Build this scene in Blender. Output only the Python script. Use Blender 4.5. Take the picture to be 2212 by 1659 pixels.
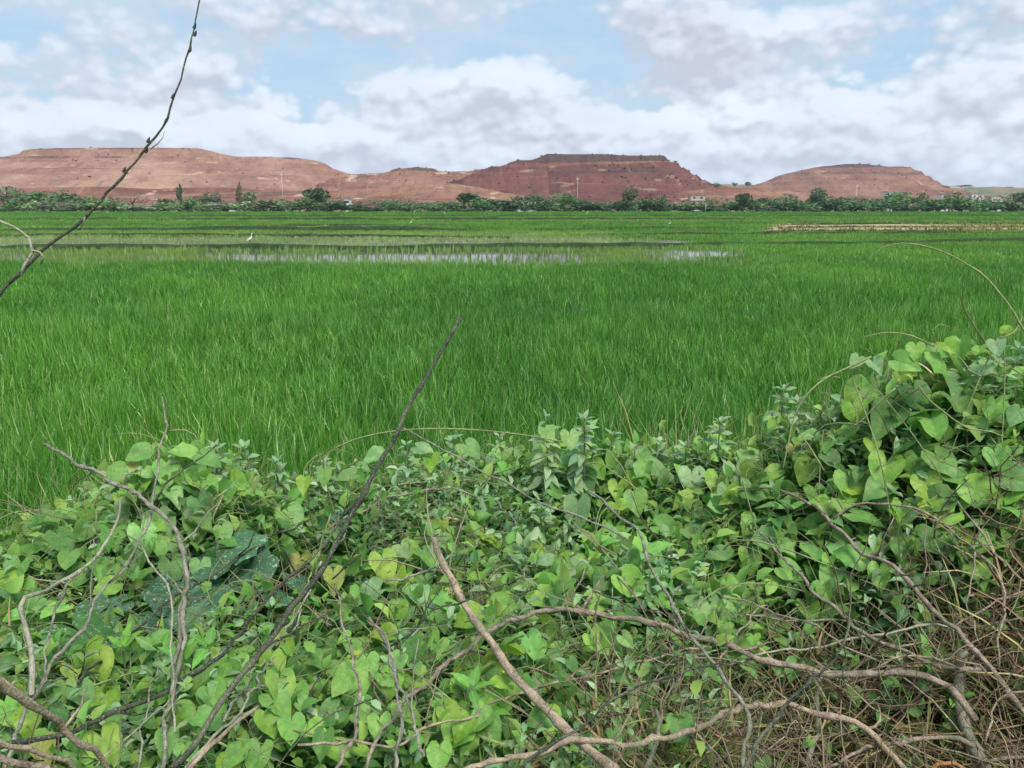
import bpy, math, random
import numpy as np
from mathutils import Vector, Matrix

# ------------------------------------------------------------------ camera, sky, sun, exposure
for o in list(bpy.data.objects):
    bpy.data.objects.remove(o)
SC = bpy.context.scene
COL = SC.collection
CAM_Z = 3.0
PITCH = math.radians(-12.7)
TH, TV = 0.65, 0.4875
cam_data = bpy.data.cameras.new('camera')
cam = bpy.data.objects.new('camera', cam_data)
COL.objects.link(cam)
cam.location = (0, 0, CAM_Z)
cam.rotation_euler = (math.radians(90) + PITCH, 0, 0)
cam_data.sensor_width = 36.0
cam_data.lens = 18.0 / TH
cam_data.clip_start = 0.05
cam_data.clip_end = 20000
SC.camera = cam

SUN_EL, SUN_AZ = math.radians(58), math.radians(148)      # azimuth clockwise from +Y (the view direction)
SKY_STRENGTH = 0.05
sun_data = bpy.data.lights.new('sun', 'SUN')
sun_data.energy = 1.5
sun_data.angle = math.radians(24)
sun_data.color = (1.0, 0.95, 0.88)
sun = bpy.data.objects.new('sun', sun_data)
COL.objects.link(sun)
to_sun = Vector((math.sin(SUN_AZ) * math.cos(SUN_EL), math.cos(SUN_AZ) * math.cos(SUN_EL), math.sin(SUN_EL)))
sun.rotation_euler = to_sun.to_track_quat('Z', 'Y').to_euler()
sun.location = (0, -10, 40)

SC.view_settings.view_transform = 'Standard'
SC.view_settings.look = 'None'
SC.view_settings.gamma = 1
SC.view_settings.exposure = 1.5
SC.view_settings.use_curve_mapping = False


class NB:
    """small node-expression helper"""
    def __init__(self, tree):
        self.t = tree

    def new(self, typ, **kw):
        n = self.t.nodes.new(typ)
        for k, v in kw.items():
            setattr(n, k, v)
        return n

    def put(self, sock, v):
        if v is None:
            return
        if isinstance(v, bpy.types.NodeSocket):
            self.t.links.new(v, sock)
        else:
            if sock.type == 'RGBA' and len(v) == 3:
                v = (*v, 1)
            sock.default_value = v

    def m(self, op, a, b=None, c=None, clamp=False):
        n = self.new('ShaderNodeMath', operation=op, use_clamp=clamp)
        for i, v in enumerate((a, b, c)):
            self.put(n.inputs[i], v)
        return n.outputs[0]

    def v(self, op, a, b=None):
        n = self.new('ShaderNodeVectorMath', operation=op)
        self.put(n.inputs[0], a)
        if b is not None:
            if op == 'SCALE':
                self.put(n.inputs['Scale'], b)
            else:
                self.put(n.inputs[1], b)
        return n.outputs['Value'] if op in ('LENGTH', 'DOT_PRODUCT', 'DISTANCE') else n.outputs[0]

    def noise(self, vec, scale, detail=4, rough=0.5, dist=0.0, out=0):
        n = self.new('ShaderNodeTexNoise')
        self.put(n.inputs['Vector'], vec)
        n.inputs['Scale'].default_value = scale
        n.inputs['Detail'].default_value = detail
        n.inputs['Roughness'].default_value = rough
        n.inputs['Distortion'].default_value = dist
        return n.outputs[out]

    def ramp(self, x, a, b, lo=0.0, hi=1.0, smooth=True):
        n = self.new('ShaderNodeMapRange', interpolation_type='SMOOTHSTEP' if smooth else 'LINEAR')
        self.put(n.inputs[0], x)
        n.inputs[1].default_value = a
        n.inputs[2].default_value = b
        n.inputs[3].default_value = lo
        n.inputs[4].default_value = hi
        return n.outputs[0]

    def mix(self, f, a, b, blend='MIX'):
        n = self.new('ShaderNodeMix', data_type='RGBA', blend_type=blend)
        self.put(n.inputs[0], f)
        self.put(n.inputs[6], a)
        self.put(n.inputs[7], b)
        return n.outputs[2]

    def comb(self, x, y, z):
        n = self.new('ShaderNodeCombineXYZ')
        self.put(n.inputs[0], x); self.put(n.inputs[1], y); self.put(n.inputs[2], z)
        return n.outputs[0]

    def sep(self, v):
        n = self.new('ShaderNodeSeparateXYZ')
        self.put(n.inputs[0], v)
        return n.outputs


CP, SP = math.cos(PITCH), math.sin(PITCH)
W0, H0 = 2212.0, 1659.0          # the size in which positions were measured


def ray(u, v):
    """view direction (unit depth along the optical axis) through a measured position"""
    xc = (u / W0 - 0.5) * 2 * TH
    yc = (0.5 - v / H0) * 2 * TV
    return Vector((xc, CP - yc * SP, SP + yc * CP))


def at(u, v, d):
    return Vector((0, 0, CAM_Z)) + ray(u, v) * d


def at_y(u, v, y):
    r = ray(u, v)
    return Vector((0, 0, CAM_Z)) + r * (y / r.y)


# ---- world: Nishita sky with cumulus clouds
world = bpy.data.worlds.new('World')
SC.world = world
world.use_nodes = True
world.cycles.sampling_method = 'MANUAL'
world.cycles.sample_map_resolution = 256
wt = world.node_tree
wt.nodes.clear()
# cloud density as a node group of the view direction
cg = bpy.data.node_groups.new('cloud_density', 'ShaderNodeTree')
cg.interface.new_socket('Vector', in_out='INPUT', socket_type='NodeSocketVector')
cg.interface.new_socket('Density', in_out='OUTPUT', socket_type='NodeSocketFloat')
cg.interface.new_socket('Dark', in_out='OUTPUT', socket_type='NodeSocketFloat')
g = NB(cg)
gi = g.new('NodeGroupInput'); go = g.new('NodeGroupOutput')
P = gi.outputs[0]
warp = g.noise(P, 11.0, 4, 0.55, out=1)
warp = g.v('SCALE', g.v('SUBTRACT', warp, (0.5, 0.5, 0.5)), 0.06)
Pw = g.v('ADD', P, warp)
kz = 1.22
Ps = g.v('SCALE', g.v('MULTIPLY', P, (1, 1, 1.55)), kz)
n1 = g.noise(g.v('ADD', g.v('SCALE', g.v('MULTIPLY', P, (1, 1, 2.2)), kz), (3.1, 1.7, 0.4)), 7.0, 3, 0.5)
n2 = g.noise(Ps, 16.0, 7, 0.60, 0.25)
vo = g.new('ShaderNodeTexVoronoi', feature='F1')
g.put(vo.inputs['Vector'], g.v('ADD', Ps, g.v('SCALE', warp, 0.35)))
vo.inputs['Scale'].default_value = 27.0
vo.inputs['Detail'].default_value = 1.0
vo.inputs['Roughness'].default_value = 0.6
puff = g.m('SUBTRACT', 0.42, vo.outputs['Distance'])
dens = g.m('ADD', g.m('MULTIPLY', g.m('SUBTRACT', n1, 0.5), 1.25), g.m('MULTIPLY', g.m('SUBTRACT', n2, 0.5), 0.62))
dens = g.m('MULTIPLY_ADD', puff, 0.50, dens)
dens = g.m('ADD', dens, 0.02)
dens = g.m('SUBTRACT', dens, g.ramp(g.sep(P)[2], 0.07, 0.20, 0.0, 0.10))
dens = g.m('ADD', dens, g.ramp(g.sep(P)[2], 0.12, 0.02, 0.0, 0.22))
BLOBS = [  # u, v, half width, half height, amount
    (1065, 215, 260, 85, 0.62), (1150, 165, 120, 60, 0.30), (900, 230, 130, 60, 0.25),
    (1600, 125, 250, 85, 0.55), (1730, 75, 120, 55, 0.30), (1440, 50, 130, 80, 0.5),
    (1720, 260, 300, 75, 0.5), (2090, 190, 190, 100, 0.5), (1330, 300, 220, 60, 0.4),
    (260, 130, 380, 130, 0.42), (800, 15, 330, 60, 0.5), (2120, 0, 180, 40, 0.5),
    (120, 290, 260, 80, 0.42), (520, 300, 260, 70, 0.4), (960, 330, 420, 60, 0.4), (1900, 350, 480, 60, 0.45),
    (430, 160, 70, 40, 0.25), (600, 240, 240, 50, 0.2),
    (1340, 190, 90, 70, -0.60), (1860, 160, 150, 60, -0.60), (1890, 60, 150, 40, -0.28), (700, 205, 220, 50, -0.40),
    (1010, 120, 330, 35, -0.36), (90, 215, 240, 25, -0.40), (1150, 85, 160, 50, -0.24), (1210, 225, 50, 60, -0.08),
    (2150, 300, 120, 25, -0.32), (1560, 215, 140, 22, -0.28), (320, 30, 260, 40, -0.20),
    (1340, 290, 110, 40, 0.22), (1425, 272, 45, 26, 0.30), (1690, 235, 130, 40, 0.28), (1790, 225, 70, 30, 0.22), (2030, 135, 55, 42, 0.35), (2150, 150, 70, 28, 0.25),
    (1000, 350, 90, 22, 0.25), (435, 158, 60, 26, 0.30), (90, 250, 110, 34, 0.28), (285, 250, 60, 26, 0.25), (1760, 62, 75, 36, 0.28), (1110, 160, 90, 40, 0.25), (890, 200, 60, 34, 0.22),
    (1080, 290, 220, 16, -0.22), (1640, 295, 260, 14, -0.2), (600, 345, 260, 14, -0.2), (1540, 345, 300, 14, -0.18), (2080, 250, 150, 16, -0.2),
]
for (u, v, hw, hh, am) in BLOBS:
    c = ray(u, v).normalized()
    sx = hw / W0 * 2 * TH * 1.35
    sz = hh / H0 * 2 * TV * 1.35
    d = g.v('LENGTH', g.v('MULTIPLY', g.v('SUBTRACT', Pw, tuple(c)), (1 / sx, 1 / sx, 1 / sz)))
    dens = g.m('MULTIPLY_ADD', g.ramp(d, 1.25, 0.35), am, dens)
dark = 0.0
for (u, v, hw, hh, am) in [(1450, 70, 170, 90, 0.95), (800, 5, 360, 70, 0.85), (2130, -5, 220, 55, 1.0), (250, 130, 360, 90, 0.55),
                           (1080, 265, 280, 45, 0.45), (1650, 165, 280, 35, 0.5), (2060, 235, 190, 45, 0.35), (780, 150, 160, 50, 0.2)]:
    c = ray(u, v).normalized()
    sx = hw / W0 * 2 * TH * 1.35
    sz = hh / H0 * 2 * TV * 1.35
    d = g.v('LENGTH', g.v('MULTIPLY', g.v('SUBTRACT', Pw, tuple(c)), (1 / sx, 1 / sx, 1 / sz)))
    dark = g.m('MULTIPLY_ADD', g.ramp(d, 1.3, 0.2), am, dark)
cg.links.new(dens, go.inputs[0])
cg.links.new(dark, go.inputs[1])

w = NB(wt)
tc = w.new('ShaderNodeTexCoord')
D = w.v('NORMALIZE', tc.outputs['Generated'])
sky = w.new('ShaderNodeTexSky', sky_type='NISHITA')
sky.sun_disc = False
sky.sun_elevation = SUN_EL
sky.sun_rotation = SUN_AZ
sky.altitude = 50
sky.air_density = 1.0
sky.dust_density = 1.0
sky.ozone_density = 1.5
def cloud(vec):
    n = w.new('ShaderNodeGroup')
    n.node_tree = cg
    w.put(n.inputs[0], vec)
    return n.outputs
d0 = cloud(D)
d1 = cloud(w.v('ADD', D, (0.004, 0, 0.010)))
d2 = cloud(w.v('ADD', D, (0.007, 0, 0.022)))
dx = w.sep(D)
hi = w.ramp(dx[2], 0.08, 0.22)
alpha = w.m('ADD', w.m('MULTIPLY', w.ramp(d0[0], -0.08, 0.24), w.m('SUBTRACT', 1.0, hi)), w.m('MULTIPLY', w.ramp(d0[0], -0.16, 0.58), hi))
veil = w.ramp(w.noise(w.v('MULTIPLY', D, (1, 1, 3.2)), 6.0, 6, 0.6), 0.34, 0.62, 0.20, 0.85)
lit = w.m('MULTIPLY', w.m('SUBTRACT', d0[0], d1[0]), 0.95)
lit = w.m('MULTIPLY_ADD', w.m('SUBTRACT', d0[0], d2[0]), 0.95, lit)
lit = w.m('ADD', lit, 0.63)
lit = w.m('SUBTRACT', lit, w.ramp(d0[0], 0.45, 1.2, 0.0, 0.12))
lit = w.m('SUBTRACT', lit, w.m('MULTIPLY', d0[1], 0.34), clamp=True)
ccol = w.mix(lit, (4.1, 4.35, 5.0), (6.6, 7.2, 8.0))
ccol = w.mix(w.m('MULTIPLY', d0[1], 0.30, clamp=True), ccol, (4.3, 3.95, 4.5))
ccol = w.mix(w.m('MULTIPLY', veil, 0.40), ccol, (4.6, 4.95, 5.9))
hz = w.ramp(dx[2], 0.0, 0.10, 0.38, 0.0)
skyc = w.mix(0.7, sky.outputs[0], (3.0, 4.9, 6.6))
skyc = w.mix(veil, skyc, (4.2, 5.2, 6.2))
col = w.mix(w.m('MULTIPLY', alpha, 0.96), skyc, ccol)
col = w.mix(hz, col, (5.0, 5.7, 6.9))
below = w.ramp(dx[2], -0.03, -0.005, 1.0, 0.0)
col = w.mix(below, col, (1.2, 1.4, 1.0))
bg = w.new('ShaderNodeBackground')
w.put(bg.inputs[0], col)
bg.inputs[1].default_value = SKY_STRENGTH
wo = w.new('ShaderNodeOutputWorld')
wt.links.new(bg.outputs[0], wo.inputs[0])

# ------------------------------------------------------------------ helpers
RNG = np.random.default_rng(7)
random.seed(7)


def _hash(ix, iy, seed):
    h = (ix.astype(np.int64) * 374761393 + iy.astype(np.int64) * 668265263 + seed * 974711) & 0x7fffffff
    h = ((h ^ (h >> 13)) * 1274126177) & 0x7fffffff
    h = h ^ (h >> 16)
    return (h & 0xffff) / 65535.0


def vnoise(x, y, seed=0):
    x = np.asarray(x, float); y = np.asarray(y, float)
    ix = np.floor(x); iy = np.floor(y)
    fx = x - ix; fy = y - iy
    fx = fx * fx * (3 - 2 * fx); fy = fy * fy * (3 - 2 * fy)
    a = _hash(ix, iy, seed); b = _hash(ix + 1, iy, seed)
    c = _hash(ix, iy + 1, seed); d = _hash(ix + 1, iy + 1, seed)
    return (a * (1 - fx) + b * fx) * (1 - fy) + (c * (1 - fx) + d * fx) * fy


def fbm(x, y, seed=0, oct=4):
    s = 0; a = 0.5; t = 0
    for k in range(oct):
        s = s + a * vnoise(x * 2 ** k, y * 2 ** k, seed + 17 * k); t += a; a *= 0.5
    return s / t


def props(o, label=None, cat=None, group=None, kind=None):
    if label: o['label'] = label
    if cat: o['category'] = cat
    if group: o['group'] = group
    if kind: o['kind'] = kind
    return o


def empty(name, loc, label=None, cat=None, group=None):
    o = bpy.data.objects.new(name, None)
    o.empty_display_size = 0.05
    o.location = loc
    COL.objects.link(o)
    return props(o, label, cat, group)


def mesh_of(name, V, F, mat=None, smooth=True, tint=None):
    me = bpy.data.meshes.new(name)
    me.from_pydata([tuple(p) for p in V], [], F)
    if smooth:
        me.polygons.foreach_set('use_smooth', [True] * len(me.polygons))
    if mat: me.materials.append(mat)
    if tint is not None:
        ca = me.attributes.new('tint', 'FLOAT_COLOR', 'POINT')
        ca.data.foreach_set('color', np.asarray(tint, np.float32).ravel())
    return me


def obj(name, me, parent=None, loc=(0, 0, 0), rot=(0, 0, 0), scale=None):
    o = bpy.data.objects.new(name, me)
    o.location = loc
    o.rotation_euler = rot
    if scale is not None: o.scale = (scale,) * 3 if isinstance(scale, (int, float)) else scale
    COL.objects.link(o)
    if parent: o.parent = parent
    return o


class MB:
    def __init__(self):
        self.V = []; self.F = []

    def tube(self, pts, rad, n=6, cap=True):
        pts = [Vector(p) for p in pts]
        m = len(pts)
        base = len(self.V)
        prev = None
        for i, p in enumerate(pts):
            t = (pts[min(i + 1, m - 1)] - pts[max(i - 1, 0)])
            if t.length < 1e-9: t = Vector((0, 0, 1))
            t.normalize()
            if prev is None:
                a = t.orthogonal().normalized()
            else:
                a = prev - t * prev.dot(t)
                a = a.normalized() if a.length > 1e-6 else t.orthogonal().normalized()
            prev = a
            b = t.cross(a)
            r = rad[i] if hasattr(rad, '__len__') else rad
            for k in range(n):
                w_ = 2 * math.pi * k / n
                self.V.append(p + (a * math.cos(w_) + b * math.sin(w_)) * r)
        for i in range(m - 1):
            for k in range(n):
                k2 = (k + 1) % n
                self.F.append((base + i * n + k, base + i * n + k2, base + (i + 1) * n + k2, base + (i + 1) * n + k))
        if cap:
            self.F.append(tuple(base + k for k in range(n))[::-1])
            self.F.append(tuple(base + (m - 1) * n + k for k in range(n)))
        return self

    def cone(self, p, d, r, n=3):
        d = Vector(d); p = Vector(p)
        a = d.orthogonal().normalized(); b = d.normalized().cross(a)
        base = len(self.V)
        for k in range(n):
            w_ = 2 * math.pi * k / n
            self.V.append(p + (a * math.cos(w_) + b * math.sin(w_)) * r)
        self.V.append(p + d)
        for k in range(n):
            self.F.append((base + k, base + (k + 1) % n, base + n))
        return self

    def box(self, x0, x1, y0, y1, z0, z1):
        b = len(self.V)
        self.V += [Vector(p) for p in ((x0, y0, z0), (x1, y0, z0), (x1, y1, z0), (x0, y1, z0), (x0, y0, z1), (x1, y0, z1), (x1, y1, z1), (x0, y1, z1))]
        self.F += [tuple(b + i for i in f) for f in ((3, 2, 1, 0), (4, 5, 6, 7), (0, 1, 5, 4), (1, 2, 6, 5), (2, 3, 7, 6), (3, 0, 4, 7))]
        return self

    def mesh(self, name, mat, smooth=True):
        return mesh_of(name, self.V, self.F, mat, smooth)


def smooth_line(pts, step=0.03):
    """Catmull-Rom through points, resampled"""
    pts = [Vector(p) for p in pts]
    if len(pts) == 2:
        pts = [pts[0], (pts[0] + pts[1]) / 2, pts[1]]
    P_ = [pts[0] * 2 - pts[1]] + pts + [pts[-1] * 2 - pts[-2]]
    out = []
    for i in range(1, len(P_) - 2):
        a, b, c, d = P_[i - 1], P_[i], P_[i + 1], P_[i + 2]
        n = max(1, int((c - b).length / step))
        for k in range(n):
            t = k / n
            out.append(0.5 * ((2 * b) + (c - a) * t + (2 * a - 5 * b + 4 * c - d) * t * t + (3 * b - a - 3 * c + d) * t ** 3))
    out.append(pts[-1])
    return out


# ---- materials
def material(name, build):
    m = bpy.data.materials.new(name)
    m.use_nodes = True
    m.node_tree.nodes.clear()
    b = NB(m.node_tree)
    out = b.new('ShaderNodeOutputMaterial')
    s = build(b)
    m.node_tree.links.new(s, out.inputs[0])
    return m


def principled(b, color, rough=0.7, spec=0.3, normal=None):
    p = b.new('ShaderNodeBsdfPrincipled')
    b.put(p.inputs['Base Color'], color)
    b.put(p.inputs['Roughness'], rough)
    p.inputs['Specular IOR Level'].default_value = spec
    if normal is not None: b.put(p.inputs['Normal'], normal)
    return p.outputs[0]


def leafy(b, color, trans=0.35, rough=0.5, spec=0.3, normal=None, tcol=None):
    p = principled(b, color, rough, spec, normal)
    t = b.new('ShaderNodeBsdfTranslucent')
    b.put(t.inputs[0], tcol if tcol is not None else color)
    mx = b.new('ShaderNodeMixShader')
    mx.inputs[0].default_value = trans
    b.t.links.new(p, mx.inputs[1]); b.t.links.new(t.outputs[0], mx.inputs[2])
    return mx.outputs[0]


def coord(b, which='Object'):
    return b.new('ShaderNodeTexCoord').outputs[which]


def bump(b, h, strength=0.3, dist=0.01):
    n = b.new('ShaderNodeBump')
    n.inputs['Strength'].default_value = strength
    n.inputs['Distance'].default_value = dist
    b.put(n.inputs['Height'], h)
    return n.outputs[0]


def hue(b, col, h=0.5, s=1.0, v=1.0):
    n = b.new('ShaderNodeHueSaturation')
    b.put(n.inputs['Hue'], h); b.put(n.inputs['Saturation'], s); b.put(n.inputs['Value'], v)
    b.put(n.inputs['Color'], col)
    return n.outputs[0]


def m_big_leaf(b):
    """leaf seen close: veins fanning from the stalk, spots; colour comes from the object"""
    uv = b.new('ShaderNodeUVMap').outputs[0]
    oi = b.new('ShaderNodeObjectInfo')
    s = b.sep(uv)
    x = b.m('SUBTRACT', s[0], 0.3); y = b.m('SUBTRACT', s[1], 0.5)
    ang = b.m('ARCTAN2', y, x)
    r = b.v('LENGTH', b.comb(x, y, 0.0))
    k = b.m('ABSOLUTE', b.m('SUBTRACT', b.m('FRACT', b.m('ADD', b.m('DIVIDE', ang, 0.62), 0.5)), 0.5))
    vein = b.ramp(b.m('MULTIPLY', k, b.m('MULTIPLY', r, 0.62)), 0.002, 0.011, 1.0, 0.0)
    k2 = b.m('ABSOLUTE', b.m('SUBTRACT', b.m('FRACT', b.m('MULTIPLY', b.m('SUBTRACT', x, b.m('MULTIPLY', b.m('ABSOLUTE', y), 0.7)), 8.0)), 0.5))
    vein2 = b.ramp(k2, 0.0, 0.07, 0.5, 0.0)
    vv = b.m('MAXIMUM', vein, vein2)
    co = coord(b)
    base = oi.outputs['Color']
    mott = b.noise(uv, 7.0, 4, 0.6)
    rnd = b.v('SCALE', (13.0, 7.0, 3.0), oi.outputs['Random'])
    big = b.noise(b.v('ADD', uv, rnd), 2.2, 3, 0.6)
    c1 = hue(b, base, b.ramp(big, 0.3, 0.7, 0.52, 0.48, False), 1.0, b.m('MULTIPLY', b.ramp(mott, 0.3, 0.7, 0.80, 1.18, False), b.ramp(big, 0.3, 0.7, 0.78, 1.2, False)))
    c1 = b.mix(b.ramp(big, 0.66, 0.78, 0.0, 0.5), c1, (0.30, 0.33, 0.07))
    c1 = b.mix(b.m('MULTIPLY', vv, 0.55), c1, b.mix(0.5, base, (0.40, 0.50, 0.22)))
    spots = b.noise(b.v('ADD', uv, rnd), 11.0, 2, 0.5)
    c1 = b.mix(b.ramp(spots, 0.665, 0.71, 0.0, 0.8), c1, (0.22, 0.15, 0.05))
    h = b.m('SUBTRACT', mott, b.m('MULTIPLY', vv, 0.6))
    return leafy(b, c1, 0.33, 0.46, 0.35, bump(b, h, 0.35, 0.004), hue(b, c1, 0.485, 1.1, 1.25))


def m_pumpkin(b):
    uv = b.new('ShaderNodeUVMap').outputs[0]
    oi = b.new('ShaderNodeObjectInfo')
    vo = b.new('ShaderNodeTexVoronoi', feature='DISTANCE_TO_EDGE')
    b.put(vo.inputs['Vector'], uv); vo.inputs['Scale'].default_value = 7.5
    vo2 = b.new('ShaderNodeTexVoronoi', feature='F1')
    b.put(vo2.inputs['Vector'], uv); vo2.inputs['Scale'].default_value = 7.5
    edge = b.ramp(vo.outputs['Distance'], 0.02, 0.07, 1.0, 0.0)
    nn = b.noise(uv, 14.0, 3, 0.6)
    star = b.m('MULTIPLY', edge, b.ramp(nn, 0.50, 0.58))
    c = b.mix(star, oi.outputs['Color'], (0.30, 0.42, 0.31))
    c = hue(b, c, 0.5, 1.0, b.ramp(b.noise(uv, 5.0, 4, 0.6), 0.3, 0.7, 0.8, 1.2, False))
    return leafy(b, c, 0.2, 0.5, 0.3, bump(b, b.m('SUBTRACT', nn, b.m('MULTIPLY', edge, 0.5)), 0.5, 0.006))


def m_tint_leaf(trans=0.3, rough=0.5, spec=0.25, var=0.25, hv=0.02):
    def f(b):
        a = b.new('ShaderNodeAttribute'); a.attribute_name = 'tint'
        oi = b.new('ShaderNodeObjectInfo')
        r = oi.outputs['Random']
        r2 = b.m('FRACT', b.m('MULTIPLY', r, 17.31))
        c = hue(b, a.outputs['Color'], b.ramp(r2, 0, 1, 0.5 - hv, 0.5 + hv, False), 1.0, b.ramp(r, 0, 1, 1 - var, 1 + var, False))
        return leafy(b, c, trans, rough, spec, None, hue(b, c, 0.49, 1.05, 1.15))
    return f


def m_rice(b):
    a = b.new('ShaderNodeAttribute'); a.attribute_name = 'tint'
    t = b.new('ShaderNodeAttribute', attribute_type='INSTANCER'); t.attribute_name = 'tone'
    r = b.new('ShaderNodeObjectInfo').outputs['Random']
    c = hue(b, a.outputs['Color'], b.ramp(t.outputs['Fac'], 0.2, 0.8, 0.510, 0.494, False), 1.0, b.ramp(t.outputs['Fac'], 0.2, 0.8, 0.82, 1.22, False))
    c = hue(b, c, 0.5, 1.0, b.ramp(r, 0, 1, 0.88, 1.12, False))
    return leafy(b, c, 0.35, 0.42, 0.35, None, hue(b, c, 0.49, 1.05, 1.15))


def m_small_leaf(b):
    oi = b.new('ShaderNodeObjectInfo')
    uv = b.new('ShaderNodeUVMap').outputs[0]
    s = b.sep(uv)
    y = b.m('ABSOLUTE', b.m('SUBTRACT', s[1], 0.5))
    mid = b.ramp(y, 0.004, 0.03, 1.0, 0.0)
    c = hue(b, oi.outputs['Color'], 0.5, 1.0, b.ramp(b.noise(uv, 6, 3, 0.6), 0.3, 0.7, 0.85, 1.15, False))
    c = b.mix(b.m('MULTIPLY', mid, 0.4), c, (0.35, 0.45, 0.25))
    return leafy(b, c, 0.3, 0.5, 0.3, None, hue(b, c, 0.49, 1.05, 1.2))


def m_bark(ca, cb, rough=0.8):
    def f(b):
        co = coord(b)
        n = b.noise(co, 48.0, 6, 0.7)
        n2 = b.noise(co, 260.0, 3, 0.6)
        n3 = b.noise(co, 11.0, 3, 0.55)
        c = b.mix(b.ramp(n, 0.36, 0.64), ca, cb)
        c = b.mix(b.ramp(n3, 0.48, 0.62, 0.0, 0.6), c, (0.17, 0.18, 0.10))
        c = b.mix(b.ramp(n2, 0.58, 0.64, 0.0, 0.55), c, (0.36, 0.34, 0.28))
        c = b.mix(b.ramp(n2, 0.42, 0.36, 0.0, 0.6), c, (0.045, 0.038, 0.03))
        return principled(b, c, rough, 0.2, bump(b, b.m('ADD', n, n2), 1.0, 0.004))
    return f


M = {}
M['heart'] = material('heart_leaf', m_big_leaf)
M['pumpkin'] = material('pumpkin_leaf', m_pumpkin)
M['small'] = material('small_leaf', m_small_leaf)
M['tint'] = material('undergrowth_leaf', m_tint_leaf())
M['rice'] = material('rice_blade', m_rice)
M['straw'] = material('straw', m_tint_leaf(0.15, 0.7, 0.15, 0.25, 0.01))
M['tree_leaf'] = material('tree_foliage', m_tint_leaf(0.2, 0.6, 0.2, 0.2, 0.012))
M['bark_brown'] = material('bark_brown', m_bark((0.16, 0.125, 0.092), (0.42, 0.335, 0.255)))
M['bark_grey'] = material('bark_grey', m_bark((0.14, 0.14, 0.10), (0.38, 0.355, 0.27)))
M['bark_dark'] = material('bark_dark', m_bark((0.03, 0.035, 0.026), (0.085, 0.09, 0.06)))
M['bark_pale'] = material('bark_pale', m_bark((0.28, 0.27, 0.18), (0.47, 0.44, 0.32)))
M['bark_tan'] = material('bark_tan', m_bark((0.24, 0.18, 0.12), (0.50, 0.39, 0.265)))
M['bark_orange'] = material('bark_orange', m_bark((0.35, 0.14, 0.05), (0.45, 0.22, 0.09)))
M['vine_stem'] = material('vine_stem', m_bark((0.22, 0.28, 0.09), (0.36, 0.40, 0.16), 0.6))
M['green_stem'] = material('green_stem', m_bark((0.10, 0.14, 0.05), (0.17, 0.22, 0.09), 0.6))


def m_soil(b):
    co = coord(b)
    n = b.noise(co, 6.0, 6, 0.65)
    n2 = b.noise(co, 60.0, 3, 0.6)
    c = b.mix(b.ramp(n, 0.35, 0.65), (0.045, 0.028, 0.018), (0.13, 0.075, 0.045))
    c = b.mix(b.ramp(n2, 0.55, 0.7, 0, 0.6), c, (0.20, 0.15, 0.09))
    return principled(b, c, 0.95, 0.1, bump(b, b.m('ADD', n, n2), 0.8, 0.02))


def m_mud(b):
    co = coord(b)
    n = b.noise(co, 0.7, 6, 0.6)
    c = b.mix(b.ramp(n, 0.35, 0.65), (0.035, 0.04, 0.02), (0.07, 0.075, 0.035))
    return principled(b, c, 0.8, 0.2)


def m_water(b):
    co = coord(b)
    n = b.noise(b.v('MULTIPLY', co, (1, 0.35, 1)), 3.0, 3, 0.5)
    c = b.mix(b.noise(co, 0.15, 3, 0.5), (0.05, 0.045, 0.025), (0.09, 0.085, 0.05))
    return principled(b, c, 0.10, 0.6, bump(b, n, 0.10, 0.05))


def m_plain(b):
    co = coord(b)
    n = b.noise(co, 0.02, 6, 0.6)
    n2 = b.noise(co, 0.3, 4, 0.6)
    c = b.mix(b.ramp(n, 0.4, 0.6), (0.10, 0.13, 0.05), (0.24, 0.15, 0.09))
    c = b.mix(b.ramp(n2, 0.55, 0.65, 0, 0.6), c, (0.05, 0.075, 0.035))
    return principled(b, c, 0.95, 0.1)


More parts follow.
